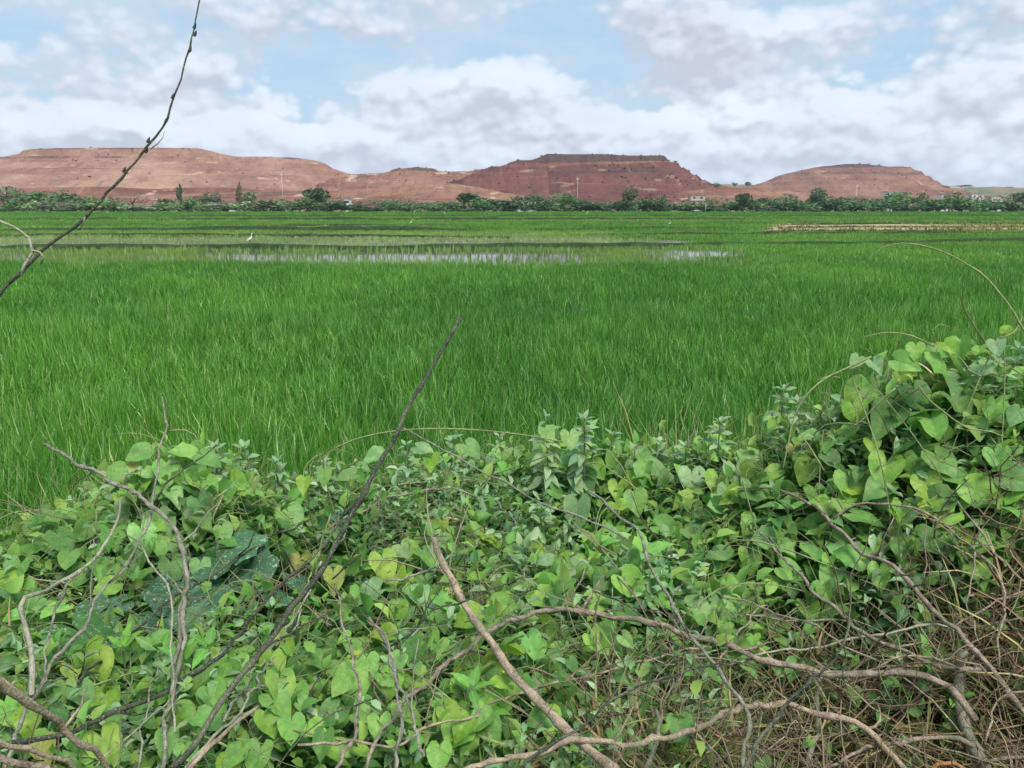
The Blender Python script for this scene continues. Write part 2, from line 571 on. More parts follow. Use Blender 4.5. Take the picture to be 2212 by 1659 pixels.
def m_rock(base_a, base_b, pale, dark, pale_amt=0.6, beds=()):
    def f(b):
        co = coord(b)
        s = b.sep(co)
        n = b.noise(co, 0.012, 6, 0.6)
        nf = b.noise(co, 0.12, 6, 0.65)
        warpz = b.m('ADD', s[2], b.m('MULTIPLY', b.m('SUBTRACT', b.noise(co, 0.006, 4, 0.55), 0.5), 12.0))
        strat = b.noise(b.comb(b.m('MULTIPLY', s[0], 0.0022), 0.0, b.m('MULTIPLY', warpz, 0.15)), 1.0, 6, 0.72)
        c = b.mix(b.ramp(n, 0.38, 0.62), base_a, base_b)
        c = b.mix(b.ramp(strat, 0.54, 0.66, 0, 0.6), c, pale)
        c = b.mix(b.ramp(strat, 0.43, 0.36, 0, 0.7), c, dark)
        # rills running down the slopes
        rill = b.noise(b.v('MULTIPLY', co, (1.0, 0.18, 0.18)), 0.09, 5, 0.65)
        c = b.mix(b.ramp(rill, 0.56, 0.70, 0, 0.45), c, dark)
        c = b.mix(b.ramp(rill, 0.40, 0.32, 0, 0.35), c, pale)
        np_ = b.noise(b.v('MULTIPLY', co, (0.45, 0.45, 2.2)), 0.05, 5, 0.65)
        c = b.mix(b.m('MULTIPLY', b.ramp(np_, 0.60, 0.66), pale_amt), c, (0.50, 0.36, 0.25))
        c = b.mix(b.ramp(nf, 0.60, 0.70, 0, 0.55), c, dark)
        # hard dark beds of rock at their own levels: (low, high, strength, breaks)
        zb = b.m('ADD', s[2], b.m('MULTIPLY', b.m('SUBTRACT', b.noise(co, 0.02, 4, 0.6), 0.5), 3.0))
        for (lo, hi, st, br) in beds:
            band = b.m('MULTIPLY', b.ramp(zb, lo - 0.7, lo + 0.3), b.ramp(zb, hi + 0.7, hi - 0.3))
            gap = b.ramp(b.noise(b.v('MULTIPLY', co, (1, 0.2, 0.2)), 0.035, 5, 0.7), br, br + 0.20)
            c = b.mix(b.m('MULTIPLY', b.m('MULTIPLY', band, gap), st), c, (0.075, 0.055, 0.05))
        c = hue(b, c, 0.5, 1.0, b.ramp(nf, 0.3, 0.7, 0.8, 1.2, False))
        return principled(b, c, 0.95, 0.05, bump(b, b.m('ADD', nf, b.m('ADD', strat, rill)), 1.0, 3.0))
    return f


M['soil'] = material('bank_soil', m_soil)
M['mud'] = material('paddy_mud', m_mud)
M['water'] = material('paddy_water', m_water)
M['plain'] = material('plain', m_plain)
M['rock_pink'] = material('rock_pink', m_rock((0.265, 0.130, 0.096), (0.37, 0.218, 0.152), (0.43, 0.28, 0.185), (0.135, 0.064, 0.05), 0.7, [(74.0, 77.0, 0.75, 0.40), (87.5, 99, 0.62, 0.36), (60, 61.5, 0.4, 0.52), (18, 25.5, 0.45, 0.46)]))
M['rock_red_shaded'] = material('rock_red_shaded', m_rock((0.115, 0.046, 0.040), (0.175, 0.070, 0.057), (0.32, 0.165, 0.11), (0.060, 0.030, 0.030), 0.4, [(58.5, 80, 0.78, 0.20), (50, 52, 0.6, 0.45), (40, 41, 0.5, 0.50)]))  # red rock toned darker: the cloud shadow on this mesa is in the colour
M['rock_round'] = material('rock_round', m_rock((0.19, 0.090, 0.070), (0.295, 0.152, 0.102), (0.35, 0.20, 0.13), (0.115, 0.056, 0.048), 0.45, [(75, 95, 0.85, 0.30), (63, 66.5, 0.6, 0.44)]))
M['rock_low'] = material('rock_low', m_rock((0.185, 0.080, 0.060), (0.29, 0.15, 0.10), (0.43, 0.29, 0.19), (0.10, 0.05, 0.042), 0.9, [(53, 62, 0.75, 0.34), (13, 17, 0.6, 0.46)]))


def m_flat(col, rough=0.8, nscale=3.0, var=0.15):
    def f(b):
        n = b.noise(coord(b), nscale, 5, 0.6)
        return principled(b, hue(b, (*col, 1), 0.5, 1.0, b.ramp(n, 0.3, 0.7, 1 - var, 1 + var, False)), rough, 0.2)
    return f


M['white_wall'] = material('white_wall', m_flat((0.66, 0.64, 0.60)))
M['tan_wall'] = material('tan_wall', m_flat((0.48, 0.36, 0.28)))
M['grey_roof'] = material('grey_roof', m_flat((0.32, 0.28, 0.25)))
M['dark_glass'] = material('dark_opening', m_flat((0.05, 0.05, 0.055), 0.3))
M['white_feather'] = material('white_feather', m_flat((0.80, 0.80, 0.74), 0.6, 20, 0.05))
M['bill_yellow'] = material('yellow_bill', m_flat((0.60, 0.42, 0.08), 0.5))
M['black_leg'] = material('black_leg', m_flat((0.03, 0.03, 0.03), 0.5))
M['steel'] = material('pale_steel', m_flat((0.55, 0.54, 0.52), 0.5))
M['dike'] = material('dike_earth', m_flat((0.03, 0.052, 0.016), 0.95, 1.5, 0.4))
M['plot'] = material('bare_plot', m_flat((0.36, 0.29, 0.15), 0.95, 0.8, 0.35))


# ---- one object of many scattered small pieces (for what nobody could count)
_GN = {}


def scatter_tree(K):
    if K in _GN: return _GN[K]
    ng = bpy.data.node_groups.new('scatter_%d' % K, 'GeometryNodeTree')
    ng.interface.new_socket('Geometry', in_out='INPUT', socket_type='NodeSocketGeometry')
    ng.interface.new_socket('Geometry', in_out='OUTPUT', socket_type='NodeSocketGeometry')
    N = ng.nodes.new; L = ng.links.new
    gi_ = N('NodeGroupInput'); go_ = N('NodeGroupOutput')

    def attr(name, typ):
        n = N('GeometryNodeInputNamedAttribute'); n.data_type = typ; n.inputs[0].default_value = name
        return n.outputs[0]
    pid = attr('piece', 'INT')

    def pick(k):
        c = N('FunctionNodeCompare'); c.data_type = 'INT'; c.operation = 'EQUAL'
        L(pid, c.inputs[2]); c.inputs[3].default_value = k
        s = N('GeometryNodeSeparateGeometry'); s.domain = 'POINT'
        L(gi_.outputs[0], s.inputs[0]); L(c.outputs[0], s.inputs[1])
        return s.outputs[0]
    join = N('GeometryNodeJoinGeometry')
    for k in range(K):
        t = N('GeometryNodeGeometryToInstance'); L(pick(k), t.inputs[0]); L(t.outputs[0], join.inputs[0])
    io = N('GeometryNodeInstanceOnPoints')
    L(pick(-1), io.inputs['Points']); L(join.outputs[0], io.inputs['Instance'])
    io.inputs['Pick Instance'].default_value = True
    L(attr('pick', 'INT'), io.inputs['Instance Index'])
    L(attr('rot', 'FLOAT_VECTOR'), io.inputs['Rotation'])
    L(attr('scl', 'FLOAT_VECTOR'), io.inputs['Scale'])
    L(io.outputs[0], go_.inputs[0])
    _GN[K] = ng
    return ng


def scatter(name, protos, pts, rot, scl, mat, parent=None, tone=None):
    """protos: list of (V, F, tint) arrays; pts (n,3), rot (n,3), scl (n,3)"""
    K = len(protos)
    V = []; F = []; T = []; pid = []
    for k, (v, f, t) in enumerate(protos):
        b = len(V)
        V += [tuple(p) for p in v]; T += [tuple(c) for c in t]; pid += [k] * len(v)
        F += [tuple(b + i for i in q) for q in f]
    n0, n = len(V), len(pts)
    me = bpy.data.meshes.new(name)
    me.from_pydata(V + [tuple(map(float, p)) for p in pts], [], F)
    me.materials.append(mat)
    me.polygons.foreach_set('use_smooth', [True] * len(me.polygons))
    tot = n0 + n
    ca = me.attributes.new('tint', 'FLOAT_COLOR', 'POINT')
    c = np.ones((tot, 4), np.float32); c[:n0] = np.asarray(T, np.float32); ca.data.foreach_set('color', c.ravel())
    a = me.attributes.new('piece', 'INT', 'POINT')
    a.data.foreach_set('value', np.concatenate([np.asarray(pid, np.int32), np.full(n, -1, np.int32)]))
    a = me.attributes.new('pick', 'INT', 'POINT')
    a.data.foreach_set('value', np.concatenate([np.zeros(n0, np.int32), RNG.integers(0, K, n).astype(np.int32)]))
    a = me.attributes.new('rot', 'FLOAT_VECTOR', 'POINT')
    a.data.foreach_set('vector', np.concatenate([np.zeros((n0, 3)), rot]).astype(np.float32).ravel())
    a = me.attributes.new('scl', 'FLOAT_VECTOR', 'POINT')
    a.data.foreach_set('vector', np.concatenate([np.ones((n0, 3)), scl]).astype(np.float32).ravel())
    a = me.attributes.new('tone', 'FLOAT', 'POINT')
    a.data.foreach_set('value', np.concatenate([np.full(n0, 0.5), np.full(n, 0.5) if tone is None else tone]).astype(np.float32))
    o = obj(name, me, parent)
    o['kind'] = 'stuff'
    md = o.modifiers.new('scatter', 'NODES')
    md.node_group = scatter_tree(K)
    return o


def blade_patch(n, rad, h0, h1, wid, lean, cols, seg=4, seed=0):
    """a patch of grass-like blades"""
    r = np.random.default_rng(seed)
    V = []; F = []; T = []
    for i in range(n):
        rr = rad * math.sqrt(r.random()); a = r.random() * 6.283
        bx, by = rr * math.cos(a), rr * math.sin(a)
        L = h0 + (h1 - h0) * r.random()
        ld = r.random() * 6.283
        ln = lean * (0.25 + 1.1 * r.random() ** 1.5)
        fx, fy = math.cos(ld), math.sin(ld)
        sx, sy = -fy, fx
        wob = r.normal(0, 0.35)
        sx, sy = sx * math.cos(wob) - sy * math.sin(wob), sx * math.sin(wob) + sy * math.cos(wob)
        c = np.array(cols[r.integers(len(cols))]) * (0.85 + 0.3 * r.random())
        b = len(V)
        for k in range(seg + 1):
            t = k / seg
            hz_ = L * t * (1 - 0.35 * ln * t * t)
            of = L * ln * (0.15 * t + 0.75 * t ** 2.4)
            w_ = wid * (1 - t ** 2.2) * 0.5 * (0.75 + 0.5 * min(1, t * 3)) + 0.0004
            cx, cy = bx + fx * of, by + fy * of
            V.append((cx - sx * w_, cy - sy * w_, hz_)); V.append((cx + sx * w_, cy + sy * w_, hz_))
            T += [(c[0], c[1], c[2], 1)] * 2
        for k in range(seg):
            F.append((b + 2 * k, b + 2 * k + 1, b + 2 * k + 3, b + 2 * k + 2))
    return V, F, T


def grid_points(x0, x1, y0, y1, sp, jit=0.5, keep=None):
    xs = np.arange(x0, x1, sp); ys = np.arange(y0, y1, sp)
    X, Y = np.meshgrid(xs, ys)
    X = X.ravel() + RNG.uniform(-jit, jit, X.size) * sp
    Y = Y.ravel() + RNG.uniform(-jit, jit, Y.size) * sp
    if keep is not None:
        k = keep(X, Y); X = X[k]; Y = Y[k]
    return X, Y


def sheet(name, x0, x1, y0, y1, z, mat, nx=1, ny=1, zf=None):
    V = []; F = []
    for j in range(ny + 1):
        for i in range(nx + 1):
            x = x0 + (x1 - x0) * i / nx; y = y0 + (y1 - y0) * j / ny
            V.append((x, y, z if zf is None else zf(x, y)))
    for j in range(ny):
        for i in range(nx):
            a = j * (nx + 1) + i
            F.append((a, a + 1, a + nx + 2, a + nx + 1))
    o = obj(name, mesh_of(name, V, F, mat))
    o['kind'] = 'structure'
    return o
# ------------------------------------------------------------------ the setting: ground, bank, paddies
def bank_z(x, y):
    y = np.asarray(y, float)
    t = np.clip((y - 0.7) / 3.7, 0, 1)
    z = 1.42 * (1 - t * t * (3 - 2 * t)) - 0.05
    return z + 0.10 * (fbm(np.asarray(x) * 2.1 + 9, y * 2.1, 3) - 0.5)


def canopy_z(x, y):
    """top of the bank's tangle of creepers and weeds"""
    x = np.asarray(x, float); y = np.asarray(y, float)
    ye = np.interp(x, [-3, -1.6, -1.25, -0.8, -0.4, 0, 0.5, 1, 1.6, 3], [2.0, 2.2, 2.3, 2.45, 2.6, 2.8, 2.8, 2.62, 2.5, 2.5])
    z = 2.05 + 0 * x
    z = z + 0.22 * np.exp(-((x + 0.95) / 0.24) ** 2 - ((y - 2.22) / 0.26) ** 2)
    z = z + 0.09 * np.exp(-((x - 0.10) / 0.45) ** 2 - ((y - 2.75) / 0.3) ** 2)
    xr = np.minimum(x, 1.25)
    yr = 2.12 + 0.62 * (1.25 - xr)
    z = z + 0.50 * np.exp(-((xr - 1.25) / 0.41) ** 2 - ((y - yr) / 0.40) ** 2) * (xr > 0)
    z = z - 0.26 * np.exp(-((x - 0.85) / 0.42) ** 2 - ((y - 1.38) / 0.26) ** 2)
    z = z - 0.10 * np.exp(-((x + 0.55) / 0.2) ** 2 - ((y - 1.75) / 0.18) ** 2)
    z = z - 0.12 * np.exp(-((x - 0.22) / 0.22) ** 2 - ((y - 2.15) / 0.16) ** 2)
    z = z + 0.15 * (fbm(x * 3.1, y * 3.1, 5, 3) - 0.5) + 0.07 * (fbm(x * 9, y * 9, 11, 2) - 0.5)
    d = np.maximum(0, y - ye)
    z = z - 1.05 * d - 0.5 * d * d
    return np.maximum(z, bank_z(x, y) + 0.05)


_hc = {}


def hit(u, v):
    """distance along the optical axis at which the view meets the tangle, or None"""
    r = ray(u, v)
    d = np.arange(0.9, 3.6, 0.012)
    z = CAM_Z + r.z * d
    zc = canopy_z(r.x * d, r.y * d)
    k = np.nonzero(z < zc)[0]
    return float(d[k[0]]) if len(k) else None


sheet('ground', -9000, 9000, -3000, 12000, -0.15, M['plain'])
sheet('paddy_mud', -500, 560, 4.0, 398, -0.06, M['mud'], 1, 1)
V = []; F = []
nx, ny = 70, 60
for j in range(ny + 1):
    y = -2.5 + 7.6 * j / ny
    for i in range(nx + 1):
        x = -7 + 14 * i / nx
        V.append((x, y, float(bank_z(x, y))))
for j in range(ny):
    for i in range(nx):
        a = j * (nx + 1) + i
        F.append((a, a + 1, a + nx + 2, a + nx + 1))
obj('bank', mesh_of('bank', V, F, M['soil']))['kind'] = 'structure'


def half(y):
    return 0.66 * y + 3.0


GREENS = [(0.084, 0.252, 0.029), (0.105, 0.297, 0.034), (0.068, 0.213, 0.026), (0.128, 0.330, 0.042), (0.089, 0.263, 0.042)]
GREENS_NEAR = GREENS * 2 + [(0.144, 0.340, 0.048), (0.163, 0.367, 0.060), (0.325, 0.464, 0.156), (0.053, 0.162, 0.022)]


def rice_field(name, y0, y1, sp, patch, cols, hscale=1.0, xl=None, xr=None, dens=None, tilt=0.12, z=-0.04, seed=1, edge=0.0):
    """scattered patches of rice between two distances"""
    n, rad, h0, h1, wid, lean, seg = patch
    protos = [blade_patch(n, rad, h0, h1, wid, lean, cols, seg, seed * 31 + k) for k in range(6)]
    hw = half(y1)

    def keep(X, Y):
        k = np.abs(X) < half(Y)
        ya = y0 + edge * (fbm(X * 0.15 + seed, Y * 0.0 + 3, 8) - 0.5)
        yb = y1 + edge * (fbm(X * 0.12 + seed, Y * 0.0 + 7, 9) - 0.5)
        k &= (Y > ya) & (Y < yb)
        if xl is not None: k &= X > (xl(Y) if callable(xl) else xl)
        if xr is not None: k &= X < (xr(Y) if callable(xr) else xr)
        if y1 > 45: k &= off_dike(X, Y)
        if dens is not None: k &= RNG.random(X.size) < dens(X, Y)
        return k
    X, Y = grid_points(-hw, hw, y0 - edge, y1 + edge, sp, 0.5, keep)
    m = len(X)
    big = fbm(X * 0.35, Y * 0.22, 21, 3)
    sm = fbm(X * 1.6, Y * 1.1, 23, 2)
    hs = hscale * (0.72 + 0.56 * big + 0.34 * (sm - 0.5))
    hs = hs * (0.9 + 0.2 * RNG.random(m))
    rot = np.stack([RNG.normal(0, tilt * 0.5, m) + tilt * (fbm(X * 0.5, Y * 0.3, 31, 2) - 0.5) * 3,
                    RNG.normal(0, tilt * 0.5, m) + tilt * (fbm(X * 0.5, Y * 0.3, 37, 2) - 0.5) * 3,
                    RNG.uniform(0, 6.283, m)], 1)
    s = 0.9 + 0.25 * RNG.random(m)
    scl = np.stack([s, s, hs], 1)
    pts = np.stack([X, Y, np.full(m, z)], 1)
    tone = 0.5 + 0.9 * (fbm(X * 0.16, Y * 0.09, 91, 4) - 0.5) + 0.5 * (fbm(X * 0.9, Y * 0.7, 93, 2) - 0.5) + RNG.normal(0, 0.06, m)
    return scatter(name, protos, pts, rot, scl, M['rice'], None, tone)


def px_y(v, z=0.0):
    r = ray(1106, v)
    return (z - CAM_Z) / r.z * r.y


def px_x(u, y):
    return (u / W0 - 0.5) * 2 * TH * y * 0.975


DIKES = [  # measured rows (u,v of the foot) left to right, height
    ([(-100, 541), (300, 540), (700, 541), (1000, 539), (1300, 536), (1700, 531), (2320, 523)], 0.49),
    ([(-100, 512), (250, 511), (560, 512), (800, 514), (1100, 515)], 0.38),
    ([(1240, 511), (1500, 510), (1750, 508), (2000, 507), (2320, 505)], 0.43),
    ([(-100, 502), (200, 500), (450, 499), (700, 500), (900, 501), (1060, 502)], 0.72),
    ([(1180, 498), (1450, 497), (1660, 496)], 0.58),
    ([(500, 492), (800, 491), (1060, 490)], 0.65),
    ([(-100, 489), (300, 488), (650, 489)], 0.43),
    ([(-100, 478), (600, 477), (1200, 477), (1650, 476)], 0.80),
    ([(1640, 501), (1800, 499.5), (2100, 499), (2320, 498)], 0.20),
    ([(1680, 492), (1900, 491), (2150, 492), (2320, 491)], 0.22),
    ([(1700, 486), (1950, 484), (2320, 485)], 0.26),
    ([(1750, 480), (2000, 478.5), (2320, 478)], 0.45),
    ([(200, 471), (900, 470), (1500, 470), (2320, 469)], 0.87),
]
DK = []
for row, hgt in DIKES:
    q = []
    for (u, v) in row:
        r = ray(u, v); t = -CAM_Z / r.z
        q.append((r.x * t, r.y * t))
    q = np.array(q); DK.append((q[:, 0], q[:, 1], q[:, 0].min(), q[:, 0].max()))


def off_dike(X, Y):
    k = np.ones(X.size, bool)
    for xs, ys, x0, x1 in DK:
        yd = np.interp(X, xs, ys)
        k &= ~((X > x0) & (X < x1) & (Y > yd - 0.6) & (Y < yd + 0.55))
    return k


# near rice, tall and dense
rice_field('rice', 4.1, 10.0, 0.165, (25, 0.13, 0.55, 0.95, 0.0130, 0.32, 5), GREENS_NEAR, 0.92, seed=1, tilt=0.22)
rice_field('rice', 10.0, 20.0, 0.27, (38, 0.20, 0.48, 0.86, 0.0145, 0.36, 4), GREENS_NEAR, 0.88, seed=2, tilt=0.2)
rice_field('rice', 20.0, 37.5, 0.42, (50, 0.34, 0.44, 0.78, 0.020, 0.40, 3), GREENS_NEAR, 0.86, xr=60, seed=3, edge=2.5)
LIGHT = [(0.175, 0.335, 0.050), (0.15, 0.31, 0.045), (0.22, 0.37, 0.08)]
YELLOWISH = [(0.25, 0.36, 0.08), (0.30, 0.39, 0.11), (0.21, 0.34, 0.07), (0.38, 0.43, 0.18)]
PALE = [(0.40, 0.47, 0.24), (0.28, 0.40, 0.14), (0.48, 0.53, 0.33)]
rice_field('rice', 36.5, 74.0, 0.75, (60, 0.55, 0.30, 0.52, 0.024, 0.4, 3), LIGHT + GREENS, 0.80,
           xl=lambda Y: 12.5 + (Y - 34) * 0.12 + 14 * (fbm(Y * 0.2, Y * 0, 3) - 0.5), seed=4, edge=1.0)

# flooded plot with young rice in front of the first dike
for k_, (ya, yb) in enumerate(((36.5, 57.6), (58.6, 77.8))):
    sheet('paddy_water', -75, 75, ya, yb, 0.02 + 0.004 * k_, M['water'])


def window(X, Y):
    """how many young plants stand in the flooded plot; open water in a few places"""
    def bump_(u0, u1, ya, yb):
        cx = (px_x(u0, Y) + px_x(u1, Y)) / 2; hx = (px_x(u1, Y) - px_x(u0, Y)) / 2
        return np.clip(1.35 - np.abs((X - cx) / hx) ** 3, 0, 1) * np.clip(1.3 - np.abs((Y - (ya + yb) / 2) / (yb - ya) * 2) ** 3, 0, 1)
    w_ = np.maximum(np.maximum(bump_(740, 1120, 43, 55), 0.8 * bump_(420, 800, 43, 54)), np.maximum(0.9 * bump_(1080, 1260, 43, 53), np.maximum(0.9 * bump_(1400, 1770, 46, 56), 0.7 * bump_(-150, 90, 43, 54))))
    n = fbm(X * 0.3, Y * 0.5, 41, 3)
    d = np.clip(1.7 * n + 0.05, 0.25, 1)
    return d * np.clip(1 - w_ * (0.85 + 0.4 * n), 0.03, 1)


rice_field('young_rice', 37.5, 57.3, 0.42, (16, 0.13, 0.22, 0.42, 0.016, 0.22, 2), LIGHT + YELLOWISH, 1.0,
           xr=lambda Y: 14.5 + (Y - 34) * 0.12, dens=window, seed=5, edge=1.0)
rice_field('young_rice', 38.0, 55.0, 0.95, (7, 0.05, 0.42, 0.66, 0.026, 0.16, 2), PALE + LIGHT, 1.0, xr=15, seed=6,
           dens=lambda X, Y: np.where(window(X, Y) < 0.28, 0.8, 0.22))
rice_field('young_rice', 59.0, 77.4, 0.50, (14, 0.18, 0.22, 0.36, 0.02, 0.25, 2), YELLOWISH + PALE, 1.0,
           xr=lambda Y: px_x(1420, Y), dens=lambda X, Y: np.where((X > px_x(960, Y)) & (X < px_x(1240, Y)) & (Y < 68), 0.12, np.clip(1.5 * fbm(X * 0.15, Y * 0.35, 43, 3) - 0.05, 0.2, 1)), seed=7)
rice_field('rice', 74.0, 99.0, 1.1, (60, 0.85, 0.35, 0.6, 0.04, 0.35, 3), LIGHT * 2 + GREENS, 0.75, xl=lambda Y: px_x(1330, Y), seed=8,
           xr=lambda Y: px_x(1645, Y) + (Y < 91.7) * 80)
rice_field('rice', 79.0, 91.0, 0.9, (50, 0.7, 0.25, 0.45, 0.035, 0.35, 3), YELLOWISH + LIGHT, 0.9, xr=lambda Y: px_x(1330, Y), seed=9)
rice_field('rice', 92.8, 97.5, 0.9, (50, 0.7, 0.25, 0.45, 0.035, 0.35, 3), LIGHT, 0.9, xr=lambda Y: px_x(1330, Y), seed=10)
plot_l = lambda Y: px_x(1640, Y) - 0.0 * Y
rice_field('rice', 104.0, 116.0, 1.3, (50, 1.0, 0.25, 0.45, 0.05, 0.35, 2), YELLOWISH + LIGHT, 0.9, xr=lambda Y: px_x(1000, Y), seed=14)
rice_field('rice', 152.0, 172.0, 2.0, (60, 1.5, 0.3, 0.5, 0.07, 0.35, 2), YELLOWISH[:3] + LIGHT, 0.9, xl=lambda Y: px_x(300, Y), seed=15)
rice_field('rice', 99.5, 150.0, 1.5, (60, 1.15, 0.4, 0.65, 0.055, 0.35, 2), GREENS + LIGHT * 2, 0.9, xr=lambda Y: px_x(1632 + (Y - 92) * 1.12, Y), seed=11, dens=lambda X, Y: np.where((Y > 104) & (Y < 116) & (X < px_x(1000, Y)), 0.1, 1))
rice_field('rice', 150.0, 240.0, 2.6, (70, 2.0, 0.4, 0.7, 0.09, 0.3, 2), GREENS + LIGHT * 2, 0.95, seed=12, dens=lambda X, Y: np.where((Y > 152) & (Y < 172) & (X > px_x(300, Y)), 0.15, 1))
rice_field('rice', 240.0, 394.0, 4.2, (80, 3.2, 0.4, 0.75, 0.16, 0.3, 2), GREENS * 2 + LIGHT, 1.0, seed=13)

# the bare plot at the right with its straw rows
V = [(float(px_x(1620, 92)), 92, 0.0), (float(px_x(2400, 92)), 92, 0.0), (float(px_x(2400, 146)), 146, 0.0), (float(px_x(1680, 146)), 146, 0.0)]
obj('bare_plot', mesh_of('bare_plot', V, [(0, 1, 2, 3)], M['plot']))['kind'] = 'structure'
STRAW = [(0.38, 0.32, 0.15), (0.32, 0.27, 0.12), (0.42, 0.37, 0.20), (0.20, 0.22, 0.08)]
DG_ = [(0.10, 0.15, 0.04), (0.14, 0.17, 0.06)]
sx_, sy_ = [], []
for yy in (99, 107, 116, 127, 138):
    for x in np.arange(px_x(1650, yy), px_x(2300, yy), 0.8):
        if fbm(x * 0.08, yy * 0.3, 51) > 0.40:
            sx_.append(x + random.uniform(-.2, .2)); sy_.append(yy + random.uniform(-.3, .3))
n = len(sx_)
scatter('straw_stubble', [blade_patch(22, 0.30, 0.2, 0.55, 0.06, 0.4, STRAW + DG_, 2, 900 + k) for k in range(4)],
        np.stack([sx_, sy_, np.zeros(n)], 1), np.stack([np.zeros(n), np.zeros(n), RNG.uniform(0, 6, n)], 1), np.ones((n, 3)) * RNG.uniform(0.7, 1.3, (n, 1)), M['straw'])
X, Y = grid_points(60, 200, 92, 146, 1.1, 0.5, lambda X, Y: (X > px_x(1640, Y)) & (X < px_x(2300, Y)) & (fbm(X * 0.05, Y * 0.25, 57) > 0.52))
n = len(X)
scatter('weeds', [blade_patch(24, 0.5, 0.1, 0.3, 0.05, 0.5, STRAW + LIGHT, 2, 920 + k) for k in range(4)],
        np.stack([X, Y, np.zeros(n)], 1), np.stack([np.zeros(n), np.zeros(n), RNG.uniform(0, 6, n)], 1), np.ones((n, 3)), M['straw'])

# dikes between the plots: low earth ridges with dark grass
gx, gy, gz, gs = [], [], [], []
for row, hgt in DIKES:
    pts = []
    for (u, v) in row:
        r = ray(u, v); t = -CAM_Z / r.z
        pts.append(Vector((r.x * t, r.y * t, 0)))
    line = smooth_line(pts, 0.8 if pts[0].y < 70 else 1.6)
    V = []; F = []
    prof = [(-0.9, -0.08), (-0.45, 0.75), (-0.15, 1.0), (0.2, 0.95), (0.5, 0.7), (0.9, -0.08)]
    for i, p in enumerate(line):
        hh = hgt * 0.80 * (0.45 + 1.1 * float(fbm(p.x * 0.22, p.y * 0.2, 61, 3))) * min(1, 0.15 + min(i, len(line) - 1 - i) / 6)
        wb = (float(fbm(p.x * 0.10, p.y * 0.3, 67, 3)) - 0.5) * (1.2 + p.y * 0.03)
        for a, c in prof:
            V.append((p.x, p.y + a * max(0.7, hgt * 2) + wb, c * hh if c > 0 else -0.08))
        for k in range(5):
            gx.append(p.x + random.uniform(-.5, .5)); gy.append(p.y + wb + random.uniform(-.75, .35)); gz.append(hh * 0.45)
            gs.append((0.6 + 0.6 * random.random()) * (0.7 if p.y < 70 else 0.95))
    m = len(prof)
    for i in range(len(line) - 1):
        for k in range(m - 1):
            F.append((i * m + k, (i + 1) * m + k, (i + 1) * m + k + 1, i * m + k + 1))
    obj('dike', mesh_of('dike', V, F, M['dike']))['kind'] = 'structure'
n = len(gx)
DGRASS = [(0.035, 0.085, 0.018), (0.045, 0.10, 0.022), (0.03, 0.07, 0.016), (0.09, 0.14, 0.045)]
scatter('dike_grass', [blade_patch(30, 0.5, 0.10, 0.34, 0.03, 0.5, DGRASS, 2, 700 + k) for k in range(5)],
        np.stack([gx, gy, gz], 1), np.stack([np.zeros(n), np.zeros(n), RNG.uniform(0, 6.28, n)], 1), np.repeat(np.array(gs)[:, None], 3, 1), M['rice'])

# ------------------------------------------------------------------ hills
def hill(name, prof, D, L, Lb, mat, cap=0.84, seed=0, talus=1.2, nx=340, gully=1.0):
    us = np.linspace(prof[0][0], prof[-1][0], nx)
    pv = np.interp(us, [p[0] for p in prof], [p[1] for p in prof])
    pv = pv + 1.2 * (fbm(us * 0.05, us * 0, seed + 3, 3) - 0.5)
    xs = []; hs = []
    for u, v in zip(us, pv):
        p = at_y(u, v, D)
        xs.append(p.x); hs.append(max(p.z, 0.2))
    xs = np.array(xs); hs = np.array(hs)
    Hm = hs.max()
    Ls = L * (0.25 + 0.75 * hs / Hm)
    ss = np.concatenate([np.linspace(0, 0.74, 34), np.linspace(0.76, 1.0, 26)])
    V = []; F = []
    g_ = lambda s: np.where(s < 0.80, cap * np.clip(s / 0.80, 0, 1) ** talus, np.where(s < 0.86, cap + (0.985 - cap) * (s - 0.80) / 0.06, 0.985 + 0.015 * (s - 0.86) / 0.14))
    rows = []
    for s in ss:
        y = D - Ls * (1 - s) + 0 * xs
        gu = fbm(xs * 0.022 + 0.15 * s, s * 1.3 + 0 * xs, seed + 5, 4) - 0.5
        gu2 = fbm(xs * 0.09 + 0.3 * s, s * 2.5 + 0 * xs, seed + 9, 3) - 0.5
        ledge = fbm(xs * 0.006 + 5, 0 * xs, seed + 12, 3) - 0.5
        amp = gully * math.sin(math.pi * min(1, s * 1.02)) if s < 0.98 else 0
        s2 = np.clip(s + amp * (0.16 * gu + 0.06 * gu2 + 0.10 * ledge), 0, 1)
        h = hs * g_(s2)
        # thin hard beds stand out as steps
        q = h / Hm * 9 + 0.8 * ledge
        h = h + Hm / 9 * 0.18 * np.sin(2 * np.pi * q) * (s > 0.12) * (s < 0.97)
        rows.append((y, np.minimum(h, hs * 1.0)))
    for s in (0.15, 0.5, 1.0):
        rows.append((D + Lb * s + 0 * xs, hs * (1 - s) * 0.98))
    for (y, h) in rows:
        for i in range(nx):
            V.append((xs[i], y[i], h[i] - 0.3))
    for j in range(len(rows) - 1):
        for i in range(nx - 1):
            a = j * nx + i
            F.append((a, a + 1, a + nx + 1, a + nx))
    o = obj(name, mesh_of(name, V, F, mat))
    o['kind'] = 'structure'
    return xs, hs, Ls, rows, D


